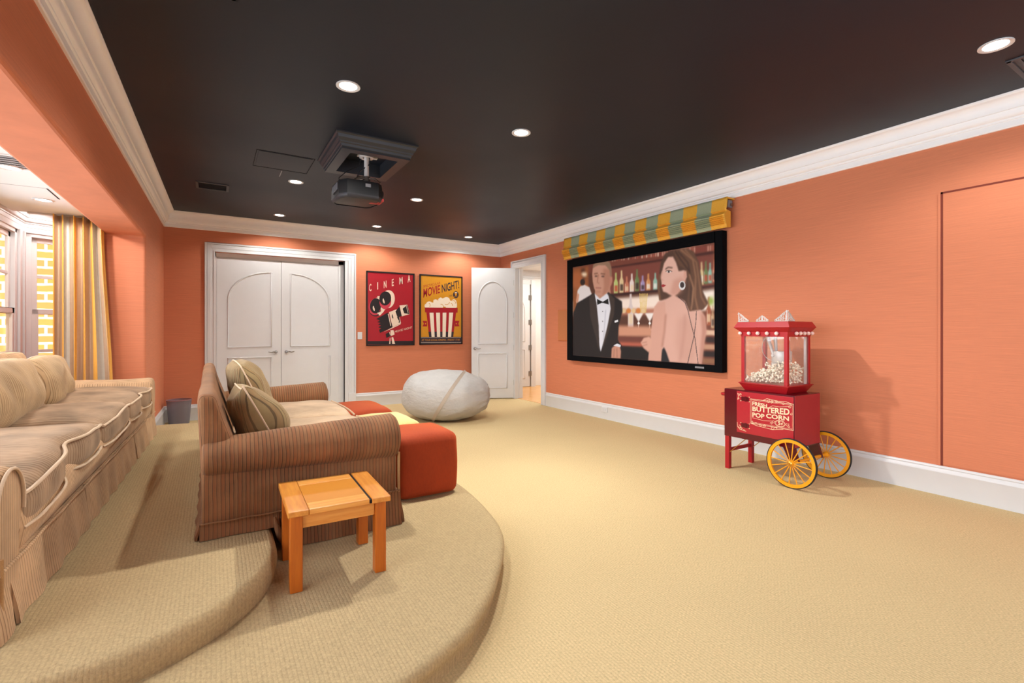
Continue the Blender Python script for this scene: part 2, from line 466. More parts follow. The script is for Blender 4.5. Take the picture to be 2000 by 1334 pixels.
# crown moulding
def offset_poly(pts, o):
    out = []; n = len(pts)
    for i in range(n):
        ns = []
        for a, b in ((i - 1, i), (i, i + 1)):
            if a < 0 or b >= n: continue
            d = (Vector(pts[b]) - Vector(pts[a])).normalized(); ns.append(Vector((d.y, -d.x)))
        if len(ns) == 1: m = ns[0]
        else:
            m = (ns[0] + ns[1]); m = m / (m.length_squared) * 2 if m.length > 1e-6 else ns[0]
        out.append((pts[i][0] + m.x * o, pts[i][1] + m.y * o))
    return out
def sweep_profile(path, prof, mi=None):
    """profile points are (distance from the wall, height); path runs with the room on its right"""
    rings = []
    offs = [offset_poly(path, o) for o, z in prof]
    for k in range(len(path)):
        rings.append([(offs[j][k][0], offs[j][k][1], prof[j][1]) for j in range(len(prof))])
    return MB().loft(rings, True, True, mi)
def crown_profile(z0, z1, p):
    h = z1 - z0
    pr = [(-.005, z1 + .01), (p, z1 + .01), (p, z1 - .04 * h), (p * .96, z1 - .07 * h)]
    for k in range(7):
        a = k / 6 * PI / 2
        pr.append((p * (.93 - .40 * math.sin(a)), z1 - h * (.09 + .33 * (1 - math.cos(a)))))
    pr += [(p * .52, z0 + .54 * h), (p * .44, z0 + .53 * h), (p * .44, z0 + .47 * h)]
    for k in range(5):
        a = k / 4 * PI / 2
        pr.append((p * (.42 - .16 * (1 - math.cos(a))), z0 + h * (.45 - .14 * math.sin(a))))
    pr += [(p * .22, z0 + .30 * h), (p * .22, z0 + .24 * h), (p * .15, z0 + .22 * h), (p * .15, z0 + .03 * h), (p * .11, z0), (-.005, z0)]
    return pr
path = [(xl(YN), YN), (xl(YB), YB), (XR, YB), (XR, YN)]
struct(sweep_profile(path, crown_profile(2.695, HC, .125)).build('trim_1', M['cream'], origin=(0, 0, 0), smooth=35), 'white crown moulding around the black ceiling', 'moulding')

# baseboards
def base_profile(h=.225):
    return [(-.005, 0), (.020, 0), (.020, h - .06), (.024, h - .052), (.024, h - .045), (.018, h - .034), (.013, h - .022), (.016, h - .014), (.012, h - .004), (.008, h), (-.005, h)]
struct(sweep_profile([(-.86, AY), (xl(AY), AY), (xl(YB), YB), (-.087, YB)], base_profile()).build('baseboard_left', M['white'], origin=(0, 0, 0), smooth=30), 'white baseboard around the left pier beside the waste basket', 'baseboard')
struct(sweep_profile([(2.012, YB), (XR, YB), (XR, 7.79)], base_profile()).build('baseboard_back', M['white'], origin=(0, 0, 0), smooth=30), 'white baseboard under the two film posters', 'baseboard')
struct(sweep_profile([(XR, 6.672), (XR, YN)], base_profile()).build('baseboard_right', M['white'], origin=(0, 0, 0), smooth=30), 'white baseboard under the screen and behind the popcorn cart', 'baseboard')

# alcove: ceiling, bay walls, windows
mb = MB(); mb.box(-1.62, -.80, YN, 6.40, 2.40, 2.435)
struct(mb.build('alcove_ceiling', M['ceil_white'], origin=(0, 0, 0), bevel=.012), 'white dropped ceiling panel over the window alcove', 'ceiling')
mb = MB(); mb.box(-2.4, -.75, YN, 8.0, 2.52, 2.6)
struct(mb.build('bay_ceiling', M['maroon'], origin=(0, 0, 0)), 'dark ceiling gap above the bay window', 'ceiling')

BC = (-1.68, 6.98); BD = Vector((.848, .53)); BL = .86     # corner of the bay and its angled side
def bay_pt(u, out, z): return (BC[0] + BD.x * u - BD.y * out, BC[1] + BD.y * u + BD.x * out, z)
def bay_box(mb, u0, u1, o0, o1, z0, z1, mi=None):
    p = [bay_pt(u0, o0, z0), bay_pt(u1, o0, z0), bay_pt(u1, o1, z0), bay_pt(u0, o1, z0), bay_pt(u0, o0, z1), bay_pt(u1, o0, z1), bay_pt(u1, o1, z1), bay_pt(u0, o1, z1)]
    mb.hexa(p, mi)
def cen_box(mb, y0, y1, o0, o1, z0, z1, mi=None): mb.box(BC[0] - o1, BC[0] - o0, y0, y1, z0, z1, mi)
SILL = .62; HEAD = 2.30
mb = MB()
cen_box(mb, YN, BC[1], 0, .07, -.02, SILL); cen_box(mb, YN, BC[1] + .05, 0, .07, HEAD, 2.53)
bay_box(mb, -.0, BL, 0, .07, -.02, SILL); bay_box(mb, -.04, BL, 0, .07, HEAD, 2.53)
mb.box(-1.16, -.935, AY + .006, 7.7, -.02, 2.53)
struct(mb.build('wall_bay', M['wall'], origin=(0, 0, 0)), 'low coral wall of the bay under its windows', 'wall')
mb = MB(); mb.box(-2.4, -.8, YN, 8.0, -.1, -.02)
struct(mb.build('bay_floor', M['carpet'], origin=(0, 0, 0)), 'carpet inside the window bay', 'floor')
bpath = [(BC[0], YN), BC, (BC[0] + BD.x * BL, BC[1] + BD.y * BL)]
struct(sweep_profile(bpath, crown_profile(2.34, 2.53, .10)).build('trim_2', M['white'], origin=(0, 0, 0), smooth=35), 'white crown moulding over the bay windows', 'moulding')
def sash_window(place, a0, a1, root):
    """double hung window between a0 and a1 along its wall"""
    mid = 1.46
    f = MB(); place(f, a0, a0 + .05, .0, .07, SILL, HEAD); place(f, a1 - .05, a1, .0, .07, SILL, HEAD)
    place(f, a0, a1, 0, .07, HEAD - .05, HEAD); place(f, a0 - .0, a1 + .0, -.035, .07, SILL - .03, SILL + .03)
    f.build('window_frame', M['white'], root, bevel=.004)
    for nm, o, z0, z1, st in (('upper_sash', .036, mid - .02, HEAD - .05, .055), ('lower_sash', .006, SILL + .03, mid + .03, .055)):
        s = MB(); A0 = a0 + .05; A1 = a1 - .05
        place(s, A0, A0 + st, o, o + .026, z0, z1); place(s, A1 - st, A1, o, o + .026, z0, z1)
        place(s, A0, A1, o, o + .026, z0, z0 + .05); place(s, A0, A1, o, o + .026, z1 - .05, z1)
        zm = 1.84 if nm == 'upper_sash' else 1.05
        place(s, A0, A1, o + .004, o + .022, zm - .016, zm + .016)
        so = s.build(nm, M['white'], root, bevel=.003)
        g = MB(); place(g, A0 + .02, A1 - .02, o + .010, o + .016, z0 + .02, z1 - .02); g.build('glass_pane', M['glass'], so)
w1 = thing('window_1', 'white double hung bay window beyond the far seat cushions, brick wall outside', 'window', (BC[0], 5.9, SILL)); w1['kind'] = 'structure'
sash_window(cen_box, 5.20, 6.80, w1)
w2 = thing('window_2', 'narrow white angled bay window right beside the striped curtain', 'window', bay_pt(.4, 0, SILL)); w2['kind'] = 'structure'
sash_window(bay_box, .02, .72, w2)
w4 = thing('window_4', 'white double hung bay windows behind the rear sofa', 'window', (BC[0], 2.5, SILL)); w4['kind'] = 'structure'
for a in (-1.6, .1, 1.8, 3.5):
    sash_window(cen_box, a, a + 1.6, w4)
mb = MB()      # casing posts between the windows
for a in (5.1, 3.4, 1.7, 0.0): cen_box(mb, a, a + .1, -.02, .07, SILL, HEAD)
cen_box(mb, YN, BC[1], -.012, .02, HEAD - .012, 2.37); bay_box(mb, -.01, BL, -.012, .02, HEAD - .012, 2.37)
cen_box(mb, 6.80, BC[1], -.0, .07, SILL, HEAD)
cen_box(mb, 6.815, 6.835, -.022, 0, SILL, HEAD); cen_box(mb, 6.855, 6.91, -.016, 0, SILL, HEAD); cen_box(mb, 6.93, 6.965, -.028, 0, SILL, HEAD)
bay_box(mb, -.03, .02, -.005, .07, SILL, HEAD); bay_box(mb, .72, BL, 0, .07, SILL, HEAD)
struct(mb.build('trim_3', M['white'], origin=(0, 0, 0), bevel=.004), 'white casing posts between the bay windows', 'moulding')

# brick wall of the neighbouring house
mb = MB(); mb.box(-4.1, -3.9, -3, 11.9, -1, 6); mb.box(-3.9, .5, 11.7, 11.9, -1, 6)
struct(mb.build('brick_wall', M['brick'], origin=(0, 0, 0)), 'sunlit tan brick wall of the house outside the bay windows', 'wall')
mb = MB(); mb.box(-3.9, -1.9, -3, 11.7, -1.05, -1)
struct(mb.build('outside_ground', plain('pale_paving', rgb(170, 165, 155), .9), origin=(0, 0, 0)), 'pale paving outside the bay windows', 'ground')

# ------------------------------------------------------------------ platforms
def catmull(pts, n=10):
    out = []
    P = [pts[0]] + pts + [pts[-1]]
    for i in range(1, len(P) - 2):
        p0, p1, p2, p3 = (Vector(p) for p in P[i - 1:i + 3])
        for k in range(n):
            t = k / n
            out.append(.5 * ((2 * p1) + (-p0 + p2) * t + (2 * p0 - 5 * p1 + 4 * p2 - p3) * t * t + (-p0 + 3 * p1 - 3 * p2 + p3) * t ** 3))
    out.append(Vector(pts[-1])); return [(p.x, p.y) for p in out]
def platform(name, curve, xb, z0, z1, label):
    """stepped dais with a rounded nosing; curve runs from the near end round to the far end"""
    n = len(curve); nor = []
    for i in range(n):
        d = Vector(curve[min(i + 1, n - 1)]) - Vector(curve[max(i - 1, 0)]); d.normalize(); nor.append((d.y, -d.x))
    h = z1 - z0
    prof = [(.022, z0), (.022, z0 + .35 * h), (.010, z0 + .5 * h), (.001, z0 + .66 * h), (0, z0 + .78 * h), (.006, z0 + .9 * h), (.018, z0 + .97 * h), (.034, z1)]
    rings = [[(c[0] - nn[0] * o, c[1] - nn[1] * o, z) for c, nn in zip(curve, nor)] + [(xb, curve[-1][1] - .034, z), (xb, curve[0][1] + .034, z)] for o, z in prof]
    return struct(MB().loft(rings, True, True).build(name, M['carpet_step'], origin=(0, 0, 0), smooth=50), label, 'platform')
YC = 4.24
low = [(-.66, 1.41), (-.3, 1.415), (.1, 1.45), (.52, 1.545), (.80, 1.665), (.94, 1.77), (1.12, 1.955), (1.378, 2.32), (1.5, 2.68), (1.585, 3.3), (1.60, YC)]
low = catmull(low + [(x, 2 * YC - y) for x, y in low[-2::-1]], 8)
ZL, ZU = .12, .24
platform('lower_platform', low, -.66, 0, ZL, 'lower curved carpeted step under the ottomans and side table')
up = [(-1.66, 1.945), (-1.0, 1.945)]
for k in range(13):
    a = -PI / 2 + PI / 2 * k / 12; up.append((-.45 + .72 * math.cos(a), 2.665 + .72 * math.sin(a)))
up = up + [(.27, YC)] + [(x, 2 * YC - y) for x, y in up[::-1]]
platform('upper_platform', up, -1.665, ZL if False else 0.0, ZU, 'upper curved carpeted step carrying the rear sofa')

# ------------------------------------------------------------------ doors
def panel_rail(mb, pts, y, s, r=.012):
    """raised moulding along a closed outline on a door face (x,z points), s = outward direction"""
    n = len(pts)
    for rr, dy in ((1.0, 0),):
        mb.tube([(p[0], y + s * .002, p[1]) for p in pts], r, 8, True)
def arch_pts(x0, x1, z0, zs, zt, n=16):
    out = [(x0, z0), (x1, z0), (x1, zs)]; c = (x0 + x1) / 2; a = (x1 - x0) / 2
    for k in range(1, n): t = PI * k / n; out.append((c + a * math.cos(t), zs + (zt - zs) * math.sin(t)))
    out.append((x0, zs)); return out
def half_arch(x0, x1, z0, zs, zt, rise_left, n=14):
    """panel whose head is one half of an arch"""
    if rise_left:      # high side at x1
        out = [(x0, z0), (x1, z0), (x1, zt)]
        for k in range(1, n): t = PI / 2 + PI / 2 * k / n; out.append((x1 + (x1 - x0) * math.cos(t), zs + (zt - zs) * math.sin(t)))
        out.append((x0, zs)); return out
    return [(x0 + x1 - p[0], p[1]) for p in half_arch(x0, x1, z0, zs, zt, True, n)][::-1]
def lever(root, x, y, z, s, direction, name='door_handle'):
    """lever handle; s = -1 sticks out towards -y"""
    mb = MB(); mb.cyl((x, y, z), (x, y + s * .012, z), .026, .024, 20); mb.cyl((x, y + s * .01, z), (x, y + s * .05, z), .009, n=12)
    mb.tube([(x - direction * .005, y + s * .05, z), (x + direction * .03, y + s * .052, z + .006), (x + direction * .07, y + s * .05, z - .004), (x + direction * .11, y + s * .045, z + .006)], [.010, .009, .0075, .006], 10)
    return mb.build(name, M['steel'], root, smooth=40)

d1 = thing('door_1', 'white arched-panel double doors behind the front sofa', 'door', (.905, YB + .1, 0)); d1['kind'] = 'structure'
YL = YB + .075
for (a, b, left) in ((DX0 + .02, .903, True), (.907, 1.76, False)):
    mb = MB(); mb.box(a, b, YL, YL + .045, .01, 2.335)
    pa = half_arch(a + .145, b - .135, 1.02, 1.72, 2.15, left) if left else half_arch(a + .135, b - .145, 1.02, 1.72, 2.15, left)
    leaf = mb.build('door_leaf', M['white'], d1, bevel=.003)
    pm = MB(); panel_rail(pm, pa, YL, -1); lo = [(pa[0][0], .2), (pa[1][0], .2), (pa[1][0], .86), (pa[0][0], .86)]
    panel_rail(pm, lo, YL, -1); pm.build('panel_moulding', M['white'], leaf, smooth=60)
    lever(leaf, b - .07 if left else a + .07, YL, .935, -1, -1 if left else 1)
mb = MB(); mb.box(DX1 - .085, DX1, YL - .01, YL + .06, 0, DZ); mb.box(DX0, DX1, YL - .01, YL + .06, 2.337, DZ); mb.box(DX0, DX0 + .018, YL - .01, YL + .06, 0, DZ); mb.box(DX0, DX1, YB + .13, YB + .16, 0, DZ)
mb.build('door_frame', M['white'], d1, bevel=.003)
def casing(mb, a0, a1, zt, w, put):
    """stepped casing: put(u0,u1,z0,z1,d) adds a board standing d proud of the wall"""
    for w0, w1, d in ((0, w, .018), (0, .022, .03), (.03, w * .62, .024), (w - .018, w, .026)):
        put(a0 - w + w0, a0 - w + w1, 0, zt + w - w0, d) if True else None
        put(a1 + w - w1, a1 + w - w0, 0, zt + w - w0, d)
        put(a0 - w + w1, a1 + w - w1, zt + w - w1, zt + w - w0, d)
mb = MB(); casing(mb, DX0, DX1 + .05, 2.40, .125, lambda u0, u1, z0, z1, d: mb.box(u0, u1, YB - d, YB + .005, z0, z1))
mb.box(DX0 - .12, DX0 + .0, YB - .034, YB, 0, .24); mb.box(DX1 + .052, DX1 + .172, YB - .034, YB, 0, .24)
mb.box(DX1, DX1 + .06, YB - .016, YB + .16, 0, 2.41)
struct(mb.build('trim_4', M['white'], origin=(0, 0, 0), bevel=.003), 'white stepped casing around the double doors', 'moulding')

# open door to the hall
hx, hy = XR - .012, 7.70
ang = math.atan2(8.055 - hy, 4.08 - hx); LW = math.hypot(8.055 - hy, 4.08 - hx)
d2 = thing('door_2', 'white arched-panel door standing open beside the popcorn poster', 'door', (hx, hy, 0), ang); d2['kind'] = 'structure'
mb = MB(); mb.box(0, LW, -.022, .022, .012, 2.425); leaf = mb.build('door_leaf', M['white'], d2, bevel=.003, local=True)
pm = MB()
for s, y in ((1, .022), (-1, -.022)):
    panel_rail(pm, arch_pts(.13, LW - .125, 1.02, 1.80, 2.17), y, s, .013); panel_rail(pm, [(.13, .2), (LW - .125, .2), (LW - .125, .84), (.13, .84)], y, s, .013)
pm.build('panel_moulding', M['white'], leaf, smooth=60, local=True)
def lever_l(root, x, y, z, s, direction):
    mb = MB(); mb.cyl((x, y, z), (x, y + s * .012, z), .027, .025, 20); mb.cyl((x, y + s * .01, z), (x, y + s * .05, z), .009, n=12)
    mb.tube([(x, y + s * .05, z), (x + direction * .03, y + s * .052, z + .006), (x + direction * .07, y + s * .05, z - .004), (x + direction * .11, y + s * .045, z + .006)], [.010, .009, .0075, .006], 10)
    mb.build('door_handle', M['steel'], root, smooth=40, local=True)
lever_l(leaf, LW - .06, .022, .93, 1, -1); lever_l(leaf, LW - .06, -.022, .93, -1, -1)
for z in (.3, .95, 1.55, 2.15):
    mb = MB(); mb.cyl((-.004, .024, z - .05), (-.004, .024, z + .05), .008, n=10); mb.build('hinge', M['steel'], d2, local=True, smooth=40)
mb = MB(); casing(mb, RY0, RY1, 2.43, .12, lambda u0, u1, z0, z1, d: mb.box(XR - d, XR + .005, u0, u1, z0, z1))
for y in (RY0 - .004, RY1 - .016): mb.box(XR - .016, XR + .155, y, y + .02, 0, RZ)
mb.box(XR - .016, XR + .155, RY0, RY1, RZ - .016, RZ + .004)
mb.box(XR + .07, XR + .085, RY1 - .03, RY1 - .01, 0, RZ)
struct(mb.build('trim_5', M['white'], origin=(0, 0, 0), bevel=.003), 'white casing around the doorway to the hall', 'moulding')

# the hall beyond
mb = MB(); mb.box(XR + .05, 7.6, 6.0, 9.5, -.06, .004)
struct(mb.build('hall_floor', M['oakfloor'], origin=(0, 0, 0)), 'honey oak floor of the hall beyond the open door', 'floor')
mb = MB(); mb.box(XR + .15, 7.6, 9.2, 9.3, 0, 2.7); mb.box(7.5, 7.6, 5.9, 9.3, 0, 2.7); mb.box(XR + .15, 7.6, 5.9, 6.0, 0, 2.7); mb.box(XR + .15, XR + .2, 8.2, 9.2, 0, 2.7)
struct(mb.build('wall_hall', M['ceil_white'], origin=(0, 0, 0)), 'white hall walls beyond the open door', 'wall')
mb = MB(); mb.box(XR + .15, 7.6, 5.9, 9.3, 2.62, 2.7)
struct(mb.build('hall_ceiling', M['ceil_white'], origin=(0, 0, 0)), 'white hall ceiling beyond the open door', 'ceiling')
struct(sweep_profile([(XR + .2, 9.2), (7.5, 9.2), (7.5, 6.0)], crown_profile(2.45, 2.62, .1)).build('trim_6', M['white'], origin=(0, 0, 0), smooth=35), 'white crown moulding in the hall', 'moulding')
d3 = thing('door_3', 'second white panel door with four hinges, seen through the hall doorway', 'door', (6.0, 9.12, 0)); d3['kind'] = 'structure'
mb = MB(); mb.box(5.32, 6.07, 9.09, 9.13, .012, 2.298); leaf = mb.build('door_leaf', M['white'], d3, bevel=.003)
pm = MB(); panel_rail(pm, arch_pts(5.45, 5.93, 1.02, 1.7, 2.02), 9.09, -1, .013); panel_rail(pm, [(5.45, .2), (5.93, .2), (5.93, .84), (5.45, .84)], 9.09, -1, .013); pm.build('panel_moulding', M['white'], leaf, smooth=60)
for z in (.3, .88, 1.45, 2.0):
    mb = MB(); mb.box(6.035, 6.115, 9.078, 9.092, z - .055, z + .055); mb.cyl((6.085, 9.08, z - .06), (6.085, 9.08, z + .06), .009, n=8); mb.build('hinge', M['steel'], d3)
mb = MB(); mb.box(6.072, 6.1, 9.125, 9.2, 0, 2.25); mb.build('door_gap', plain('hinge_gap', rgb(120, 112, 104), .8), d3)
mb = MB(); mb.box(6.1, 6.22, 9.08, 9.2, 0, 2.4); mb.box(5.2, 6.22, 9.1, 9.2, 2.3, 2.4); mb.build('door_casing', M['white'], d3, bevel=.004)

# flush access panel in the right wall
o = MB().box(XR - .006, XR - .0002, .985, 1.448, .235, 2.32).build('access_panel', M['wall'], None, bevel=.003)
tag(o, 'flush coral wall panel right of the popcorn cart, cut out with a fine seam', 'wall panel')
mb = MB(); mb.box(XR - .0045, XR - .0002, 1.448, 1.462, .228, 2.334, 0); mb.box(XR - .0045, XR - .0002, .97, 1.462, 2.32, 2.334, 0); mb.box(XR - .008, XR - .0002, 1.462, 1.478, .228, 2.325, 1); mb.box(XR - .0045, XR - .0002, .97, .985, .228, 2.334, 0)
g = mb.build('seam', [plain('seam_shadow', rgb(120, 52, 38), .9), M['wall']], o, origin=None, local=False)
g.location = (0, 0, 0)
# parent is a mesh object at its own origin: the offset was taken from it
# in-wall speaker, outlet, light switch
o = MB().box(XR - .012, XR, 6.06, 6.34, 1.10, 1.60).build('wall_speaker', plain('ochre_speaker_frame', rgb(196, 112, 62), .6), None, bevel=.004)
tag(o, 'flat coral-painted in-wall speaker between the hall doorway and the screen', 'speaker')
mb = MB(); mb.box(XR - .0135, XR - .01, 6.08, 6.32, 1.12, 1.58); mb.build('speaker_grille', plain('ochre_speaker_cloth', rgb(190, 118, 72), .9, nscale=300, var=.25), o)
o = MB().box(XR - .032, XR - .018, 5.16, 5.275, .10, .175).build('wall_outlet', M['white'], None, bevel=.004)
tag(o, 'white double socket set sideways in the baseboard below the screen', 'outlet')
for y in (5.195, 5.24): MB().box(XR - .034, XR - .03, y - .017, y + .017, .118, .157).build('socket', M['grey_plastic'] if False else plain('socket_face', rgb(205, 205, 205), .4), o, bevel=.002)
o = MB().box(2.045, 2.12, YB - .008, YB, 1.12, 1.24).build('light_switch', M['white'], None, bevel=.003)
tag(o, 'white light switch plate between the double doors and the red poster', 'light switch')
MB().box(2.066, 2.099, YB - .012, YB - .007, 1.148, 1.212).build('rocker', M['white'], o, bevel=.002)

# ------------------------------------------------------------------ ceiling fittings
k = (HC - 1.27) / 1.67
def downlight(x, y, z, label, group, r=.078):
    t = thing('recessed_downlight', label, 'downlight', (x, y, z), 0, group)
    MB().lathe([(r, .002), (r, -.006), (r * .9, -.008), (r * .72, -.002), (r * .72, .01)], (x, y, z), 32).build('trim_ring', M['white'], t, smooth=40)
    MB().lathe([(.001, -.003), (r * .73, -.0025), (r * .73, .004)], (x, y, z), 32).build('lamp_lens', M['lamp'], t, smooth=40)
    return t
LAMPS = [(.78 * k + .01, 3.42, 'recessed ceiling light in front of the projector box, nearest to it'),
         (2.221 * k, 3.459, 'recessed ceiling light right of the projector box, nearer of the two there'),
         (3.906 * k, .94, 'recessed ceiling light beside the ceiling vent at the far right'),
         (.799 * k, 5.933, 'recessed ceiling light just left of the hanging projector'),
         (2.225 * k, 5.936, 'recessed ceiling light just right of the hanging projector'),
         (.828 * k, 7.771, 'recessed ceiling light above the left half of the double doors'),
         (2.249 * k, 7.794, 'recessed ceiling light above the wall between double doors and red poster'),
         (3.907 * k, 7.832, 'recessed ceiling light above the open door')]
LAMPS = [(a, b * k, c) for a, b, c in LAMPS]
for x, y, lab in LAMPS: downlight(x, y, HC, lab, 'recessed lights in the black ceiling')
ALC = [(-1.25, 5.72, 'recessed light in the white alcove ceiling, nearest the curtain'), (-1.2, 4.7, 'recessed light in the white alcove ceiling, second from the curtain')]
for x, y, lab in ALC: downlight(x, y, 2.40, lab, 'recessed lights in the alcove ceiling', .07)

M['vent'] = plain('charcoal_vent_enamel', rgb(64, 65, 70), .5)
def vent(x0, x1, y0, y1, z, mat, label, slots=True, along='y'):
    t = thing('ceiling_vent', label, 'vent', ((x0 + x1) / 2, (y0 + y1) / 2, z), 0, 'ceiling vents')
    f = MB(); w = .025
    f.box(x0, x1, y0, y0 + w, z - .008, z + .001); f.box(x0, x1, y1 - w, y1, z - .008, z + .001); f.box(x0, x0 + w, y0, y1, z - .008, z + .001); f.box(x1 - w, x1, y0, y1, z - .008, z + .001)
    f.build('vent_frame', mat, t, bevel=.002)
    MB().box(x0 + w, x1 - w, y0 + w, y1 - w, z - .001, z + .001).build('vent_back', M['black_paint'] if mat is not M['ceil_white'] else plain('vent_shadow', rgb(150, 150, 152), .8), t)
    s = MB(); n = 6
    for i in range(n):
        yy = y0 + w + (y1 - y0 - 2 * w) * (i + .5) / n
        s.hexa([(x0 + w, yy - .012, z - .007), (x1 - w, yy - .012, z - .007), (x1 - w, yy - .010, z - .007), (x0 + w, yy - .010, z - .007),
                (x0 + w, yy + .008, z - .001), (x1 - w, yy + .008, z - .001), (x1 - w, yy + .010, z - .001), (x0 + w, yy + .010, z - .001)])
    s.build('louvre', mat, t)
    return t
vent(-.16, .16, 6.36, 6.66, HC, M['vent'], 'black ceiling vent near the crown moulding above the front sofa')
vent(4.12, 4.50, .60, .95, HC, M['vent'], 'dark ceiling vent beside the far right ceiling light')
vent(-.2, .10, 2.55, 2.78, HC, M['vent'], 'dark ceiling vent at the top edge of the photo')
vent(-1.27, -.93, 4.35, 4.72, 2.40, M['ceil_white'], 'white vent in the alcove ceiling')
t = thing('ceiling_hatch', 'flush black access hatch in the ceiling left of the projector box', 'hatch', (.58, 5.2, HC))
MB().box(.36, .82, 4.98, 5.45, HC - .003, HC + .001).build('hatch_panel', M['ceil_black'], t, bevel=.002)
mb = MB()
for (a, b, c, d) in ((.34, .84, 4.96, 4.966), (.34, .84, 5.464, 5.47), (.34, .344, 4.96, 5.47), (.836, .84, 4.96, 5.47)): mb.box(a, b, c, d, HC - .002, HC + .001)
mb.build('hatch_seam', M['black'], t)
o = MB().box(.604, .612, 5.50, 5.72, HC - .002, HC + .001).build('ceiling_slot', M['grey_plastic'], None)
tag(o, 'thin pale slot in the black ceiling behind the hatch', 'slot')
t = thing('alcove_slot', 'dark slit around the white alcove ceiling hatch', 'slot', (-1.15, 5.3, 2.40))
MB().box(-1.13, -1.12, 5.25, 5.62, 2.398, 2.401).build('slit', M['dark_gap'], t)
MB().box(-1.55, -1.12, 5.245, 5.25, 2.399, 2.401).build('slit', M['grey_plastic'], t)

# projector box on the ceiling
X0, X1, Y0, Y1 = .86, 1.56, 4.12, 4.96
bz = HC - .125
mb = MB()
def frame_ring(ins, z): return [(X0 + ins, Y0 + ins, z), (X1 - ins, Y0 + ins, z), (X1 - ins, Y1 - ins, z), (X0 + ins, Y1 - ins, z)]
rings = [frame_ring(i, z) for i, z in ((0, HC + .005), (0, HC - .012), (.012, HC - .022), (.018, HC - .045), (.034, HC - .068), (.036, HC - .078), (.046, HC - .086), (.05, HC - .104), (.056, HC - .108), (.056, bz), (.056 + .085, bz), (.056 + .085, HC + .004))]
mb.loft(rings, True, False)
struct(mb.build('trim_7', M['black_paint'], origin=(0, 0, 0)), 'black moulded ceiling box around the projector mount', 'ceiling box')

px, py = 1.19, 4.45
PZ = -.015
pr = thing('projector', 'black projector hanging from the moulded ceiling box', 'projector', (px - .07, py + .05, 2.46))
mb = MB(); mb.cyl((px, py, HC - .03), (px, py, HC + .0), .06, n=24); mb.lathe([(.035, -.05), (.062, -.05), (.068, -.030), (.062, -.012), (.035, -.012), (.035, -.05)], (px, py, HC - .03), 24)
mb.box(px - .11, px + .07, py - .10, py - .06, HC - .045, HC - .03); mb.box(px - .06, px + .12, py + .06, py + .10, HC - .045, HC - .03)
mb.build('mount_plate', M['silver'], pr, smooth=40)
MB().cyl((px, py, HC - .03), (px, py, 2.64), .021, n=20).build('mount_pole', M['silver'], pr, smooth=40)
mb = MB(); mb.cyl((px, py, 2.66), (px, py, 2.615), .03, .034, n=16)
for a, b in ((-.13, -.10), (.10, -.10), (-.13, .13), (.08, .13)): mb.tube([(px, py, 2.645), (px + a * .6, py + b * .6, 2.635), (px + a, py + b, 2.59)], .008, 8)
mb.build('mount_bracket', M['steel'], pr, smooth=40)
cx, cy = px - .075, py + .06
out = [(x * 1.12, y * 1.15) for x, y in [(-.165, -.12), (-.12, -.205), (.12, -.205), (.165, -.15), (.185, 0), (.165, .17), (.13, .21), (-.13, .21), (-.165, .14)]]
def pring(s, z): return [(cx + x * s, cy + y * s, z + .012 * (y / .2)) for x, y in out]
MB().loft([pring(.80, 2.432), pring(.93, 2.438), pring(1.0, 2.46), pring(1.0, 2.55), pring(.97, 2.585), pring(.86, 2.592)]).build('projector_body', M['black_plastic'], pr, smooth=25)
MB().loft([pring(1.006, 2.466), pring(1.01, 2.452), pring(.96, 2.434), pring(.90, 2.429)], True, False).build('lower_band', plain('grey_projector_band', rgb(34, 34, 38), .6), pr, smooth=40)
MB().box(cx + .10, cx + .20, cy - .18, cy - .04, 2.425, 2.452).build('lens_surround', plain('red_projector_trim', rgb(150, 34, 34), .4), pr, bevel=.006)
MB().lathe([(.001, .0), (.036, 0), (.04, .02), (.03, .03), (.001, .026)], (cx + .185, cy - .09, 2.505), 20, 'x').build('lens', M['black_plastic'], pr, smooth=40)
MB().box(cx + .02, cx + .065, cy - .24, cy - .234, 2.52, 2.548).build('sticker', M['grey_plastic'], pr)
s = MB()
for i in range(7): s.box(cx - .192, cx - .186, cy - .10 + i * .03, cy - .085 + i * .03, 2.50, 2.56)
s.build('side_grille', plain('grey_projector_vent', rgb(104, 104, 108), .5), pr)
mb = MB(); mb.tube([(px + .02, py, HC - .04), (px + .03, py - .02, 2.78), (px - .06, py, 2.70), (px - .10, py + .05, 2.60)], .005, 6)
mb.tube([(px - .03, py + .03, HC - .04), (px - .06, py + .04, 2.76), (px - .16, py + .05, 2.70), (px - .23, py + .05, 2.63), (cx - .15, cy, 2.585)], .004, 6)
mb.build('cable', M['black_plastic'], pr, smooth=60)
# ------------------------------------------------------------------ furniture
def nz(p, s=3.0, o=0): return noise.noise(Vector((p[0] * s + o, p[1] * s + o * 1.7, p[2] * s)))

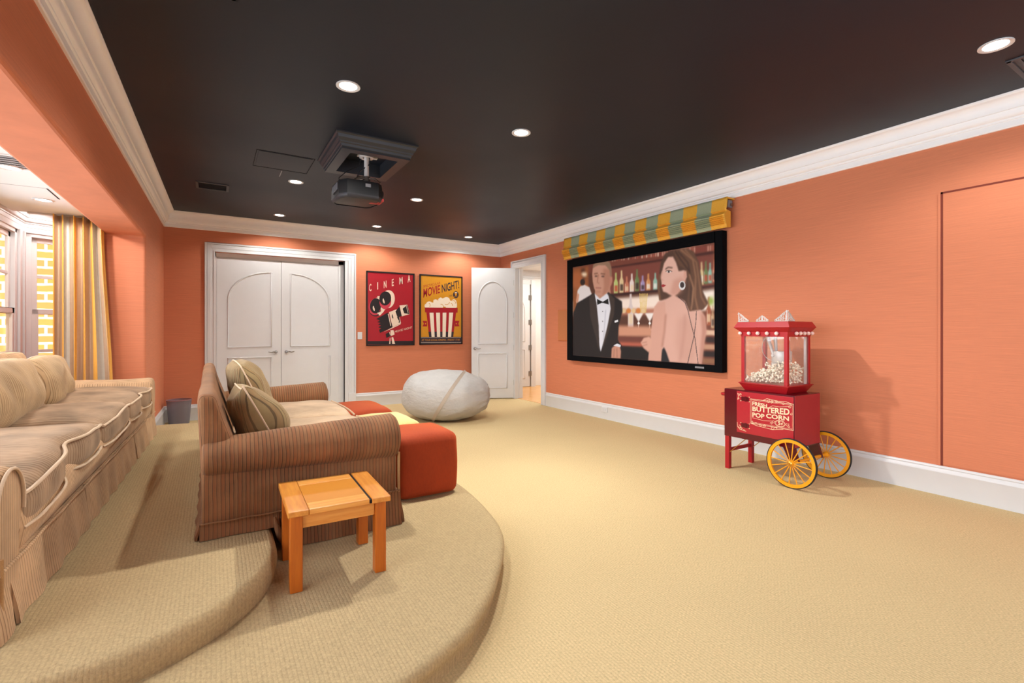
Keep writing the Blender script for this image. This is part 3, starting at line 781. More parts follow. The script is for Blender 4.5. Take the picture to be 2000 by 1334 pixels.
def make_pillow(name, label, cat, group, loc, w, h, t, rot, mat, cord=True, wob=.02, seed=0, n=26, slump=0.0):
    """soft square cushion: w along local x, h along local z, t thick along local y; rot = Euler"""
    o_v = []; N = n
    def prof(a): return max(0.0, 1 - abs(a) ** 2.6)
    def edge(u, v):
        # corners drawn in a little, sides bowed
        x = u * w / 2 * (1 - .07 * (v * v) * (u * u) + .03 * (1 - v * v)); z = v * h / 2 * (1 - .07 * (u * u) * (v * v) + .03 * (1 - u * u))
        return x, z
    mb = MB()
    vs = []; fs = []
    for s in (1, -1):
        base = len(vs)
        for i in range(N + 1):
            for j in range(N + 1):
                u = -1 + 2 * i / N; v = -1 + 2 * j / N
                x, z = edge(u, v)
                th = t / 2 * (prof(u) * prof(v)) ** .42
                th *= 1 + slump * (-v) * .5
                rim = (1 - max(abs(u), abs(v)))
                y = s * th + min(1, rim * 6) * wob * nz((x, s * .3, z), 6, seed)
                sg = slump * .05 * (1 - u * u)
                vs.append((x, y, z - sg * (v + 1)))
        for i in range(N):
            for j in range(N):
                a = base + i * (N + 1) + j
                fs.append((a, a + 1, a + N + 2, a + N + 1))
    mb.add(vs, fs)
    R = Matrix.Rotation(0, 4, 'X')
    root = mb.build(name, mat, None, smooth=180, origin=(0, 0, 0))
    bm = bmesh.new(); bm.from_mesh(root.data); bmesh.ops.remove_doubles(bm, verts=bm.verts, dist=1e-4); bmesh.ops.recalc_face_normals(bm, faces=bm.faces); bm.to_mesh(root.data); bm.free()
    root.location = loc; root.rotation_euler = rot
    tag(root, label, cat, group)
    if cord:
        P = []
        K = 20
        for k in range(K): P.append((-1 + 2 * k / K, -1))
        for k in range(K): P.append((1, -1 + 2 * k / K))
        for k in range(K): P.append((1 - 2 * k / K, 1))
        for k in range(K): P.append((-1, 1 - 2 * k / K))
        pts = []
        for u, v in P:
            x, z = edge(u, v); pts.append((x, 0, z - slump * .05 * (1 - u * u) * (v + 1)))
        c = MB().tube(pts, .005, 6, True).build('piping', M['cord'], root, smooth=60, local=True)
    return root

# --- front sofa: back on the upper step, front on the lower one
S = thing('striped_sofa', 'brown striped rolled-arm sofa in the middle, seen from its side behind the small wooden table', 'sofa', (.45, 3.95, ZL))
YA, YE = 2.80, 5.09
mb = MB(); mb.box(-.02, .90, YA + .06, YE - .06, .27, .47); mb.build('frame', M['fab'], S, bevel=.01)
def back_def(p):
    x, y, z = p
    t = smooth01((z - .5) / .5)
    s = (x + .045) / .13; x = -.045 - .02 * t + s * (.18 - .10 * t)
    z += .03 * smooth01((y - YA) / 2.2) * t + .006 * nz(p, 5)
    return (x + .008 * nz(p, 4, 3), y, z)
MB().rbox(-.045, .085, YA + .035, YE - .035, .28, .955, .045, .05, back_def).build('backrest', M['fab'], S, smooth=60)
def arm(y0, y1, out):
    """panel with a fat roll along its top; out = the side it rolls over"""
    mb = MB(); yc = (y0 + y1) / 2
    pa = YA + .03 if out < 0 else YE - .03
    mb.rbox(-.045, .935, min(pa, pa - out * .13), max(pa, pa - out * .13), .27, .62, .02, .07)
    rings = []
    xs = [-.045, -.04, -.02] + [-.02 + .94 * k / 26 for k in range(1, 27)] + [.938, .95, .957]
    for i, x in enumerate(xs):
        s = 1.0
        if x > .92: s = math.sqrt(max(0.02, 1 - ((x - .92) / .038) ** 2))
        if i < 2: s = (.8, .93)[i]
        f = (x + .05) / 1.0
        zc = .630 + .006 * f; rz = (.088 + .042 * f ** .8) * s; ry = (.115 + .03 * f) * s
        ring = []
        for k in range(36):
            a = 2 * PI * k / 36
            q = 1 + .025 * nz((x, math.cos(a) * .2, math.sin(a) * .2), 5, 2)
            ring.append((x, yc + ry * q * math.cos(a), zc + rz * q * math.sin(a)))
        rings.append(ring)
    mb.loft(rings)
    return mb.build('arm', M['fab_x'], S, smooth=50)
a1 = arm(YA - .05, YA + .23, -1); a2 = arm(YE - .23, YE + .05, 1)
MB().tube([(.945, YA + .022, z) for z in np.linspace(.31, .545, 16)], .008, 6).build('trim_cord', M['gimp'], a1, smooth=60)
def seat_def(y0, y1):
    def f(p):
        x, y, z = p
        u = (y - (y0 + y1) / 2) / ((y1 - y0) / 2); v = (x - .52) / .45
        if z > .53: z += .045 * (1 - abs(u) ** 3) * (1 - abs(v) ** 3) + .008 * nz(p, 6, 1)
        x += .025 * (1 - abs(u) ** 2) if x > .5 else 0
        return (x, y, z)
    return f
for (a, b) in ((YA + .21, 3.93), (3.94, YE - .21)):
    c = MB().rbox(.07, .955, a, b, .45, .605, .055, .05, seat_def(a, b)).build('seat_cushion', M['fab_seat'], S, smooth=60)
    MB().tube([(.965 + .022 * (1 - abs(2 * k / 20 - 1) ** 2), a + .03 + (b - a - .06) * k / 20, .597) for k in range(21)], .007, 6).build('piping', M['cord'], c, smooth=60)
# skirts: the near one steps down with the platform
def wavy_sheet(mb, p0, p1, ztop, zbot, flare, thick=.012, n=40, amp=.004, seed=0, out=None):
    """hanging skirt panel from p0 to p1 (plan points), flaring outwards at the hem; zbot may be a function of 0..1"""
    p0 = Vector(p0); p1 = Vector(p1); d = (p1 - p0); L = d.length; d.normalize()
    o = Vector(out) if out is not None else Vector((d.y, -d.x))
    rings = []
    zb = zbot if callable(zbot) else (lambda t: zbot)
    front = []; 
    rows = 7
    for k in range(n + 1):
        t = k / n; col_f = []; col_b = []
        for r in range(rows + 1):
            h = r / rows; z = ztop + (zb(t) - ztop) * h
            w = amp * math.sin(t * L * 26 + seed) * h + flare * h + .004 * noise.noise(Vector((t * L * 5, h * 2, seed)))
            q = p0 + d * (t * L) + o * w
            col_f.append((q.x, q.y, z)); q2 = q - o * thick; col_b.append((q2.x, q2.y, z))
        rings.append(col_f + col_b[::-1])
    return mb.loft(rings)
zst = lambda t: ZU + .004 if t < .36 else ZL + .004
mb = MB(); wavy_sheet(mb, (-.055, YA + .022), (.300, YA + .022), .315, ZU + .004, .018, n=14, seed=1); wavy_sheet(mb, (.305, YA + .022), (.955, YA + .022), .315, ZL + .004, .03, n=26, seed=2)
mb.tube([(.275, YA - .004, .30), (.285, YA - .014, .25), (.30, YA - .016, .20), (.325, YA - .012, ZL + .02)], [.006, .014, .018, .012], 8)
mb.build('skirt', M['fab'], S, smooth=50)
mb = MB(); wavy_sheet(mb, (.95, YA + .02), (.95, YE - .02), .315, ZL + .004, .03, n=60, out=(1, 0)); mb.build('skirt', M['fab'], S, smooth=50)
mb = MB(); wavy_sheet(mb, (-.055, YA + .02), (-.055, YE - .02), .315, ZU + .004, .02, n=60, out=(-1, 0)); mb.build('skirt', M['fab'], S, smooth=50)
mb = MB(); wavy_sheet(mb, (-.055, YE - .022), (.30, YE - .022), .315, ZU + .004, .018, n=14, out=(0, 1)); wavy_sheet(mb, (.305, YE - .022), (.955, YE - .022), .315, ZL + .004, .03, n=26, out=(0, 1)); mb.build('skirt', M['fab'], S, smooth=50)
MB().tube([(-.05 + 1.0 * k / 20, YA + .013, .318 + .002 * math.sin(k * 2)) for k in range(21)], .006, 6).build('welt', M['fab'], S, smooth=60)
make_pillow('throw_cushion', 'olive striped cushion slumped on the near end of the middle sofa', 'cushion', 'cushions on the middle sofa', (.215, 3.30, .78), .48, .40, .27, (-.46, .06, PI / 2 + .05), M['pillow_olive'], seed=3, slump=.5, wob=.035)
make_pillow('throw_cushion', 'large pale striped cushion leaning at the far half of the middle sofa back', 'cushion', 'cushions on the middle sofa', (.235, 4.12, .83), .66, .46, .22, (-.42, 0, PI / 2 + .05), M['pillow_olive'], seed=8, wob=.04)

# --- rear sofa, long, along the bay: local x = outwards from its front, local y = along it from the near arm
RL = 3.84
ang = -math.atan2(.11, 3.76)
RS = thing('long_striped_sofa', 'long tan striped sofa against the bay windows, at the left edge of the photo', 'sofa', (-.598, 2.205, ZU), ang)
def L(mb, name, mat, parent=RS, **kw): return mb.build(name, mat, parent, local=True, **kw)
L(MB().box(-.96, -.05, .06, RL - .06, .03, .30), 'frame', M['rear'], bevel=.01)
def rail_def(p):
    x, y, z = p; t = (z - .19) / .22
    return (x + .03 * math.sin(max(0, min(1, t)) * PI) + .004 * nz(p, 4), y, z)
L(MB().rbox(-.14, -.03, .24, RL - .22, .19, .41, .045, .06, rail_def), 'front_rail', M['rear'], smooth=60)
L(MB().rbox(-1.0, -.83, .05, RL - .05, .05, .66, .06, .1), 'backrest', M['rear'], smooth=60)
def rarm(y0, y1, sgn):
    mb = MB(); yc = (y0 + y1) / 2
    prof = []
    hw = (y1 - y0) / 2
    pts = [(-hw * .62, .05), (-hw * .62, .30), (-hw * .98, .38), (-hw * 1.0, .46), (-hw * .72, .535), (-hw * .25, .562), (hw * .25, .562), (hw * .72, .535), (hw, .46), (hw * .98, .38), (hw * .72, .30), (hw * .72, .05)]
    P = []
    for i in range(len(pts) - 1):
        for k in range(3): P.append((pts[i][0] + (pts[i + 1][0] - pts[i][0]) * k / 3, pts[i][1] + (pts[i + 1][1] - pts[i][1]) * k / 3))
    P.append(pts[-1]); rings = []
    xs = [-.98] + [-.97 + .93 * k / 20 for k in range(21)] + [-.025, -.012, -.004]
    for x in xs:
        s = 1.0 if x < -.03 else (.985 if x < -.02 else (.96 if x < -.01 else .92))
        rings.append([(x, yc + a * s * (1 + .03 * nz((x, a, b), 5)), .3 + (b - .3) * (s if b > .3 else 1) + .008 * nz((x, a, b), 4, sgn)) for a, b in P])
    mb.loft(rings)
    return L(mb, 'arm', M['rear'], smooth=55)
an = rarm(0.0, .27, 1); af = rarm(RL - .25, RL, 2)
L(MB().tube([(-.0, .05, z) for z in np.linspace(.10, .27, 10)], .009, 6), 'trim_cord', M['gimp'], an, smooth=60)
L(MB().tube([(.002, .135 - .135 * .98 * math.cos(a) * .9, .42 + .13 * math.sin(a)) for a in np.linspace(-.3, PI + .3, 24)], .006, 6), 'piping', M['cord'], an, smooth=60)
def rseat_def(y0, y1, dent, sag):
    def f(p):
        x, y, z = p
        u = (y - (y0 + y1) / 2) / ((y1 - y0) / 2); v = (x + .42) / .46
        if z > .40: z += .05 * (1 - abs(u) ** 4) * (1 - abs(v) ** 4) + .010 * nz(p, 5, y0)
        if x > -.3:
            k = smooth01((x + .3) / .3)
            x += k * (.035 * math.sin(PI * (u + 1) * 1.0) * .0 + .03 * (1 - u ** 4) - .045 * math.exp(-((y - dent) / .12) ** 2))
            z -= k * sag * smooth01(1 - (y - y0) / .7) * .05
        return (x, y, z + .004 * nz(p, 9))
    return f
for (a, b, dent, sag) in ((.255, 1.525, .88, 1.0), (1.535, 2.43, 3.5, .3), (2.44, RL - .255, 3.0, .2)):
    fdef = rseat_def(a, b, dent, sag)
    c = L(MB().rbox(-.86, -.01, a, b, .335, .485, .06, .045, fdef), 'seat_cushion', M['rear_seat'], smooth=60)
    top = []; bot = []
    n = 46
    for k in range(n + 1):
        y = a + .02 + (b - a - .04) * k / n
        for lst, z, xo in ((top, .468, -.013), (bot, .352, -.013)):
            q = fdef((xo, y, z)); lst.append((q[0] + .004, q[1], q[2] + (.004 if z > .4 else -.004)))
    back = [fdef((x, b - .012, .468)) for x in np.linspace(-.03, -.8, 16)]
    L(MB().tube(top + [tuple(p) for p in back], .008, 6), 'piping', M['cord'], c, smooth=60)
    L(MB().tube(bot, .007, 6), 'piping', M['cord'], c, smooth=60)
for i, (a, b) in enumerate(((.005, .13), (.15, 1.155), (1.17, 2.655), (2.67, RL - .005))):
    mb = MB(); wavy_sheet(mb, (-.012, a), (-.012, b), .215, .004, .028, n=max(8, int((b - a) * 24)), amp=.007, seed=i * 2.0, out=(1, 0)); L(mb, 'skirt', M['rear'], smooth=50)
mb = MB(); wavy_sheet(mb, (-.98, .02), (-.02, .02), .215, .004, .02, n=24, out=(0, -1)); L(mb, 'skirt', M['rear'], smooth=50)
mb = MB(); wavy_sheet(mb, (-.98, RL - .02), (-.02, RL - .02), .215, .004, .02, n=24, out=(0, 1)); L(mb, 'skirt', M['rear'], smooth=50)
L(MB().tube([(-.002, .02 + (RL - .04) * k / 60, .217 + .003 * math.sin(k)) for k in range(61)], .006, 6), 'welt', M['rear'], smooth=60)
L(MB().box(-.05, -.03, .12, .16, .01, .2), 'pleat_shade', M['dark_gap'])  # dark block painted as the shade inside the skirt pleat
make_pillow('sofa_cushion', 'wide tan striped back cushion at the curtain end of the long sofa', 'cushion', 'back cushions on the long sofa', (-1.085, 5.10, .885), .95, .38, .24, (-.28, .02, PI / 2 + .07), M['rear_pillow'], cord=True, seed=5, wob=.03)
make_pillow('sofa_cushion', 'tan striped back cushion cut off by the left photo edge', 'cushion', 'back cushions on the long sofa', (-1.08, 4.02, .895), 1.16, .38, .30, (-.22, -.02, PI / 2 + .02), M['rear_pillow'], cord=True, seed=11, wob=.03)
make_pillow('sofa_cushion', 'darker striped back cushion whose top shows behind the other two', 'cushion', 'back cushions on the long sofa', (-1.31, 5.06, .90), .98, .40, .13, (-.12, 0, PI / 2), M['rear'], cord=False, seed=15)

# --- ottomans
def ottoman(label, x0, x1, y0, y1, zt, mat, seed):
    def f(p):
        x, y, z = p
        u = (x - (x0 + x1) / 2) / ((x1 - x0) / 2); v = (y - (y0 + y1) / 2) / ((y1 - y0) / 2); h = (z - ZL) / (zt - ZL)
        k = 1 + .035 * math.sin(max(0, min(1, h)) * PI)
        x = (x0 + x1) / 2 + (x - (x0 + x1) / 2) * k; y = (y0 + y1) / 2 + (y - (y0 + y1) / 2) * k
        if h > .8: z += .022 * (1 - u * u) * (1 - v * v)
        return (x + .008 * nz(p, 6, seed), y + .008 * nz(p, 6, seed + 4), z + (.006 * nz(p, 5, seed) if h > .3 else 0))
    o = MB().rbox(x0, x1, y0, y1, ZL + .002, zt, .055, .05, f).build('ottoman', mat, None, smooth=60)
    tag(o, label, 'ottoman', 'ottomans in front of the middle sofa')
    return o
ottoman('rust velvet cube ottoman nearest to the wooden side table', 1.06, 1.488, 3.14, 3.60, .55, M['rust'], 1)
ottoman('pale yellow velvet ottoman between the two rust ones', 1.0, 1.43, 3.70, 4.24, .545, M['butter'], 5)
ottoman('rust velvet ottoman farthest along the sofa, near the double doors', .998, 1.43, 4.38, 5.08, .545, M['rust'], 9)

# --- bean bag
bc = Vector((2.86, 6.46, .36)); R3 = (.625, .58, .355)
bax = Vector((.8515, -.5243, 0)); bay_ = Vector((.5243, .8515, 0))
def bag_pt(th, ph):
    """th around, ph from -90 to 90 degrees"""
    c = math.copysign(abs(math.cos(ph)) ** .85, math.cos(ph)); s = math.copysign(abs(math.sin(ph)) ** .85, math.sin(ph))
    a = math.copysign(abs(math.cos(th)) ** .92, math.cos(th)); b = math.copysign(abs(math.sin(th)) ** .92, math.sin(th))
    x, y, z = R3[0] * c * a, R3[1] * c * b, R3[2] * s
    z *= (1 - .10 * x / R3[0]) if z > 0 else 1
    if z < -.33: z = -.33 - (-.33 - z) * .12 
    p = Vector((x, y, z)); nrm = p.normalized()
    k = .020 * noise.noise(p * 4) + .012 * noise.noise(p * 9)
    if x > 0: k += .014 * math.sin(16 * math.atan2(z, y)) * smooth01((x - .42) / .2)
    p += nrm * k
    return bc + bax * p.x + bay_ * p.y + Vector((0, 0, p.z + (-.04)))
NT_, NP_ = 72, 40
rings = [[tuple(bag_pt(2 * PI * i / NT_, -PI / 2 + PI * (k + .5) / NP_)) for i in range(NT_)] for k in range(NP_)]
mb = MB().loft(rings); zmin = min(v[2] for v in mb.v); mb.v = [(x, y, z - zmin + .001) for x, y, z in mb.v]
bag = mb.build('bean_bag', M['canvas'], None, smooth=180)
tag(bag, 'large pale grey canvas bean bag on the carpet below the popcorn poster', 'bean bag')
# a strap sewn around it, crossing the front on a slant
pts = []
for k in range(64):
    ph = -PI / 2 + 2 * PI * k / 64
    # walk over the bag in a plane tilted against the viewer
    cy_, sz_ = math.cos(ph), math.sin(ph)
    lo_, hi_ = 0.0, 1.0
    for _ in range(30):
        s_ = (lo_ + hi_) / 2; z_ = sz_ * s_ * R3[2]; y_ = cy_ * s_ * R3[1]; x_ = .06 + .62 * z_
        if (abs(x_) / R3[0]) ** 2.25 + (abs(y_) / R3[1]) ** 2.25 + (abs(z_) / R3[2]) ** 2.25 < 1: lo_ = s_
        else: hi_ = s_
    pp = math.asin(max(-1, min(1, math.copysign(abs(z_ / R3[2]) ** (1 / .85), z_))))
    cc = max(1e-4, math.cos(pp)) ** .85
    ct = max(-1, min(1, math.copysign(min(1, abs(x_ / (R3[0] * cc))) ** (1 / .92), x_)))
    th = math.acos(ct) * (1 if y_ >= 0 else -1)
    q = bag_pt(th, pp); q.z -= zmin - .001
    cdir = (q - (bc + Vector((0, 0, -zmin - .04)))).normalized()
    pts.append(q + cdir * .002)
mb = MB(); rings = []
N = len(pts)
for k in range(N):
    d = (pts[(k + 1) % N] - pts[k - 1]).normalized(); nn = (pts[k] - Vector((bc.x, bc.y, .36))).normalized(); w = d.cross(nn).normalized()
    rings.append([tuple(pts[k] + w * a + nn * b) for a, b in ((-.024, -.01), (-.022, .008), (.022, .008), (.024, -.01))])
rings.append(rings[0]); mb.loft(rings, True, False)
mb.build('strap', plain('grey_canvas_webbing', rgb(176, 162, 146), .85), bag, smooth=50)

# --- side table
T = thing('side_table', 'small honey oak side table with an amber inset top beside the middle sofa', 'side table', (.505, 2.50, ZL), math.radians(-1.6))
tx0, tx1, ty0, ty1, tz = .280, .724, 2.262, 2.735, .490
MB().box(tx0, tx0 + .085, ty0, ty1, tz - .026, tz).build('top_board', M['honey'], T, bevel=.004)
MB().box(tx1 - .085, tx1, ty0, ty1, tz - .026, tz).build('top_board', M['honey'], T, bevel=.004)
MB().box(tx0 + .086, tx1 - .098, ty0 + .004, ty0 + .095, tz - .026, tz - .001).build('top_board', M['honey_x'], T, bevel=.003)
MB().box(tx0 + .086, tx1 - .098, ty1 - .095, ty1 - .004, tz - .026, tz - .001).build('top_board', M['honey_x'], T, bevel=.003)
MB().box(tx0 + .086, tx1 - .098, ty0 + .0955, ty1 - .0955, tz - .022, tz - .003).build('inset_panel', M['amber'], T)
MB().box(tx1 - .098, tx1 - .085, ty0 + .01, ty1 - .01, tz - .024, tz - .008).build('groove', M['dark_gap'], T)
lw = .052
for x in (tx0 + .012, tx1 - .012 - lw):
    for y in (ty0 + .035, ty1 - .035 - lw):
        MB().box(x, x + lw, y, y + lw, ZL + .001, tz - .026).build('leg', M['honey_z'], T, bevel=.004)
for y in (ty0 + .05, ty1 - .05 - .02): MB().box(tx0 + .064, tx1 - .064, y, y + .02, tz - .095, tz - .026).build('apron', M['honey_x'], T, bevel=.002)
for x in (tx0 + .02, tx1 - .04): MB().box(x, x + .02, ty0 + .087, ty1 - .087, tz - .095, tz - .026).build('apron', M['honey'], T, bevel=.002)

# --- waste basket
bx, by = -.385, 7.98
wb = MB(); wb.lathe([(.001, .004), (.112, .004), (.118, .01), (.142, .30), (.145, .325)], (bx, by, 0), 40)
o = wb.build('waste_basket', M['mesh'], None, smooth=40); tag(o, 'smoky grey round waste basket in the corner behind the sofas', 'waste basket')
mb = MB(); mb.tube([(bx + .145 * math.cos(2 * PI * k / 40), by + .145 * math.sin(2 * PI * k / 40), .327) for k in range(40)], .005, 8, True); mb.build('rim', plain('mauve_rim', rgb(150, 110, 118), .4), o, smooth=60)

# --- curtain
def curtain():
    A = Vector((-1.315, 6.29)); B = Vector((-.93, 6.34))
    n = 150; rows = 24; vs = []; fs = []; mi = []
    d = (B - A).normalized(); o = Vector((d.y, -d.x))
    for r in range(rows + 1):
        h = r / rows; z = 2.385 - h * (2.385 - .03)
        for i in range(n + 1):
            t = i / n
            ph = t * 2 * PI * 5.6 + .5 * math.sin(t * 9)
            w = .042 * math.sin(ph) + .012 * math.sin(ph * 2.3 + h * 2)
            sh = .12 * smooth01((h - .05) / .9) * smooth01((t - .55) / .4) + .03 * math.sin(h * 3) * t
            p = A + (B - A) * t + d * (sh * .6 + .010 * math.cos(ph)) + o * (w * (1 - .25 * h) + .05 * h * smooth01((t - .5) / .5))
            vs.append((p.x, p.y, z))
    cols = [0, 1, 1, 2, 0, 1, 2, 1, 0, 0, 2, 1]
    for r in range(rows):
        for i in range(n):
            a = r * (n + 1) + i; fs.append((a, a + 1, a + n + 2, a + n + 1)); mi.append([0, 1, 0, 2, 1, 0, 1][int(i / n * 13) % 7])
    mb = MB(); mb.v = vs; mb.f = [list(f) for f in fs]; mb.m = mi
    root = mb.build('curtain', [M['gold'], M['taupe'], M['pearl']], None, smooth=180)
    s = root.modifiers.new('thickness', 'SOLIDIFY'); s.thickness = .004
    tag(root, 'gold, taupe and grey striped silk curtain hanging at the end of the alcove', 'curtain')
    return root
curtain()
t = thing('curtain_rod', 'white curtain track with a ring end under the alcove ceiling', 'curtain rod', (-1.15, 6.33, 2.37))
MB().tube([(-1.5, 6.36, 2.392), (-.93, 6.38, 2.392)], .010, 10).build('rail', M['white'], t, smooth=60)
MB().tube([(-.915, 6.33 + .03 * math.cos(a), 2.33 + .03 * math.sin(a)) for a in np.linspace(0, 2 * PI, 20)[:-1]], .004, 6, True).build('ring', M['globe'], t, smooth=60)
# ------------------------------------------------------------------ projection screen and shade
FX = 4.715; FY0, FY1, FZ0, FZ1 = 3.292, 6.0, .808, 2.355
PY0, PY1, PZ0, PZ1 = 3.385, 5.865, .885, 2.235
SCRN = thing('projection_screen', 'black framed projection screen on the right wall showing a bar scene', 'screen', (XR - .04, (FY0 + FY1) / 2, FZ0))
mb = MB()
mb.box(FX - .015, XR - .005, FY0, PY0, FZ0, FZ1); mb.box(FX - .015, XR - .005, PY1, FY1, FZ0, FZ1); mb.box(FX - .015, XR - .005, PY0, PY1, FZ0, PZ0); mb.box(FX - .015, XR - .005, PY0, PY1, PZ1, FZ1)
mb.build('screen_frame', M['black'], SCRN, bevel=.004)
MB().box(FX - .0165, FX - .014, 3.52, 3.64, .838, .858).build('maker_plate', M['grey_plastic'], SCRN)

V = thing('roman_shade', 'folded roman shade with marigold and sage stripes above the projection screen', 'shade', (XR - .09, 4.6, 2.36))
def shade_profile():
    """x towards the room, z: flat head, then a stack of folds"""
    p = [(XR - .125, 2.69), (XR - .130, 2.66), (XR - .136, 2.60), (XR - .150, 2.555), (XR - .128, 2.545), (XR - .155, 2.515), (XR - .182, 2.50)]
    z = 2.488; x = XR - .182
    for k in range(5):
        p += [(x + .012, z), (x - .006 + .012 * 0, z - .010)]
        z -= .019; x += .008
    p += [(XR - .138, 2.392), (XR - .136, 2.362)]
    return p
sp = shade_profile(); n = 15; y0, y1 = 3.20, 6.02
mb = MB(); vs = []; fs = []; mi = []; cols = n * 6
for i in range(cols + 1):
    y = y0 + (y1 - y0) * i / cols
    for j, (x, z) in enumerate(sp): vs.append((x + .005 * noise.noise(Vector((y * 9, z * 30, 0))), y, z + .004 * noise.noise(Vector((y * 5, z * 9, 3)))))
m = len(sp)
for i in range(cols):
    for j in range(m - 1):
        fs.append([i * m + j, i * m + j + 1, (i + 1) * m + j + 1, (i + 1) * m + j]); mi.append((i // 6) % 2)
mb.v = vs; mb.f = fs; mb.m = mi
o = mb.build('shade_cloth', [M['valgold'], M['sage']], V, smooth=40)
s = o.modifiers.new('thickness', 'SOLIDIFY'); s.thickness = .005; s.offset = 1
for yy in (y0 + .002, y1 - .002):
    mb = MB(); mb.prism([(x, z) for x, z in sp if z < 2.56] + [(XR - .075, 2.37), (XR - .075, 2.54)], 'y', yy - .002, yy + .002); mb.build('side_return', M['valgold'], V)
MB().box(XR - .126, XR - .004, y0, y1, 2.672, 2.688).build('head_board', M['valgold'], V)
MB().box(XR - .10, XR - .03, y0 + .01, y0 + .03, 2.585, 2.665).build('bracket', M['grey_plastic'], V, bevel=.004)
MB().box(XR - .075, XR - .035, y0 - .002, y0 + .012, 2.60, 2.63).build('bracket', M['steel'], V, bevel=.003)

# ------------------------------------------------------------------ popcorn cart
cx0, cx1, cy0, cy1, cz0, cz1 = 4.03, 4.43, 2.165, 2.80, .30, .735
K = thing('popcorn_cart', 'red popcorn cart with two yellow spoked wheels standing against the right wall', 'cart', (4.23, 2.48, 0))
MB().box(cx0, cx1, cy0, cy1, cz0, cz1).build('cart_body', M['red_dark'], K, bevel=.004)
MB().box(cx0 + .004, cx1 - .004, cy0 - .003, cy0 + .001, cz0 + .01, cz1 - .004).build('lit_side_sheet', M['red_lit_side'], K, bevel=.001)  # added sheet; its lighter red paints the light on this face
door = MB().box(cx0 - .006, cx0 + .001, cy0 + .004, 2.672, cz0 + .055, cz1 - .012).build('cart_door', plain('red_door_enamel', rgb(168, 34, 46), .25), K, bevel=.002)
for z in (cz1 - .075, cz0 + .125):
    h = MB(); h.box(cx0 - .011, cx0 - .006, 2.575, 2.592, z - .022, z + .022); h.box(cx0 - .009, cx0 - .006, 2.555, 2.625, z - .018, z + .018)
    hh = h.build('hinge', M['red_dark'], door)
    for y in (2.55, 2.63):
        for zz in (z - .02, z + .02): MB().ball((cx0 - .008, y, zz), .0045, 8, 6).build('rivet', M['sign_cream'], door)
def quad_text(mb, s, q, put, bold=.0, mi=None):
    """letter the string s into the quad q = bl, br, tr, tl (drawing coordinates)"""
    vs, fs = text_mesh(s, bold)
    out = []
    for u, v in vs:
        a = Vector(q[0]).lerp(Vector(q[1]), u); b = Vector(q[3]).lerp(Vector(q[2]), u); p = a.lerp(b, v); out.append(put(p.x, p.y))
    mb.add(out, fs, mi)
def flat_tube(mb, pts, w, put, mi=None, closed=False):
    """a painted line of width w along pts (drawing coordinates)"""
    pts = [Vector(p) for p in pts]; n = len(pts); Lf = []; Rt = []
    for i in range(n):
        a = pts[i - 1] if (i > 0 or closed) else pts[i]; b = pts[(i + 1) % n] if (i < n - 1 or closed) else pts[i]
        d = (b - a)
        if d.length < 1e-9: d = Vector((1, 0))
        d.normalize(); nn = Vector((-d.y, d.x)) * w / 2
        Lf.append(put(*(pts[i] + nn))); Rt.append(put(*(pts[i] - nn)))
    fs = [(i, i + 1, n + i + 1, n + i) for i in range(n - 1)]
    if closed: fs.append((n - 1, 0, n, 2 * n - 1))
    mb.add(Lf + Rt, fs, mi)
def spiral(c, r0, r1, a0, a1, n=22): return [(c[0] + (r0 + (r1 - r0) * k / n) * math.cos(a0 + (a1 - a0) * k / n), c[1] + (r0 + (r1 - r0) * k / n) * math.sin(a0 + (a1 - a0) * k / n)) for k in range(n + 1)]
# sign drawing: u from 0 (left) to 376, v from 0 (bottom) to 215 in millimetres
sx = cx0 - .0068
put = lambda u, v: (sx, 2.54 - u / 1000, .455 + v / 1000)
mb = MB()
flat_tube(mb, [(0, 0), (372, 0), (372, 212), (0, 212)], 5, put, closed=True)
flat_tube(mb, [(9, 9), (363, 9), (363, 203), (9, 203)], 2.2, put, closed=True)
def two(s, q, b): quad_text(mb, s, q, put, b)
two('FRESH', [(18, 158), (150, 152), (150, 184), (18, 194)], .03)
two('BUTTERED', [(18, 108), (340, 118), (340, 172), (18, 148)], .03)
two('POP', [(18, 56), (128, 58), (128, 96), (18, 98)], .03)
two('CORN', [(142, 66), (336, 70), (336, 108), (142, 106)], .03)
two('5', [(245, 24), (266, 24), (266, 56), (245, 56)], .03)
two('¢', [(270, 26), (286, 26), (286, 50), (270, 50)], .02)
flat_tube(mb, [(262 + 42 * math.cos(a), 38 + 27 * math.sin(a)) for a in np.linspace(0, 2 * PI, 40)[:-1]], 3.5, put, closed=True)
flat_tube(mb, [(262 + 35 * math.cos(a), 38 + 22 * math.sin(a)) for a in np.linspace(0, 2 * PI, 40)[:-1]], 1.8, put, closed=True)
for s in (-1, 1):
    flat_tube(mb, spiral((262 + s * 58, 40), 3, 16, 0, s * 2.2 * PI), 3, put); flat_tube(mb, spiral((262 + s * 74, 26), 2, 11, PI, PI - s * 2 * PI), 3, put)
for (c, r, a, b) in (((160, 212), 18, 0, 2.4 * PI), ((196, 210), 14, PI, 3.4 * PI), ((230, 212), 11, 0, -2 * PI), ((290, 210), 12, PI, -PI), ((340, 188), 12, 0, 2 * PI), ((350, 198), 8, PI, 3 * PI), ((20, 14), 14, 0, 2 * PI), ((52, 4), 12, PI, 3 * PI), ((90, 0), 12, 0, 2 * PI), ((130, -4), 14, PI, 3.2 * PI), ((196, -8), 18, 0, 2.2 * PI), ((232, -4), 10, PI, 3 * PI), ((352, 130), 12, PI / 2, 2.4 * PI)):
    flat_tube(mb, spiral(c, 2, r, a, b), 3.2, put)
flat_tube(mb, [(150, 150), (200, 178), (260, 176), (330, 190)], 2.5, put); flat_tube(mb, [(18, 50), (120, 40), (200, 48)], 2.5, put)
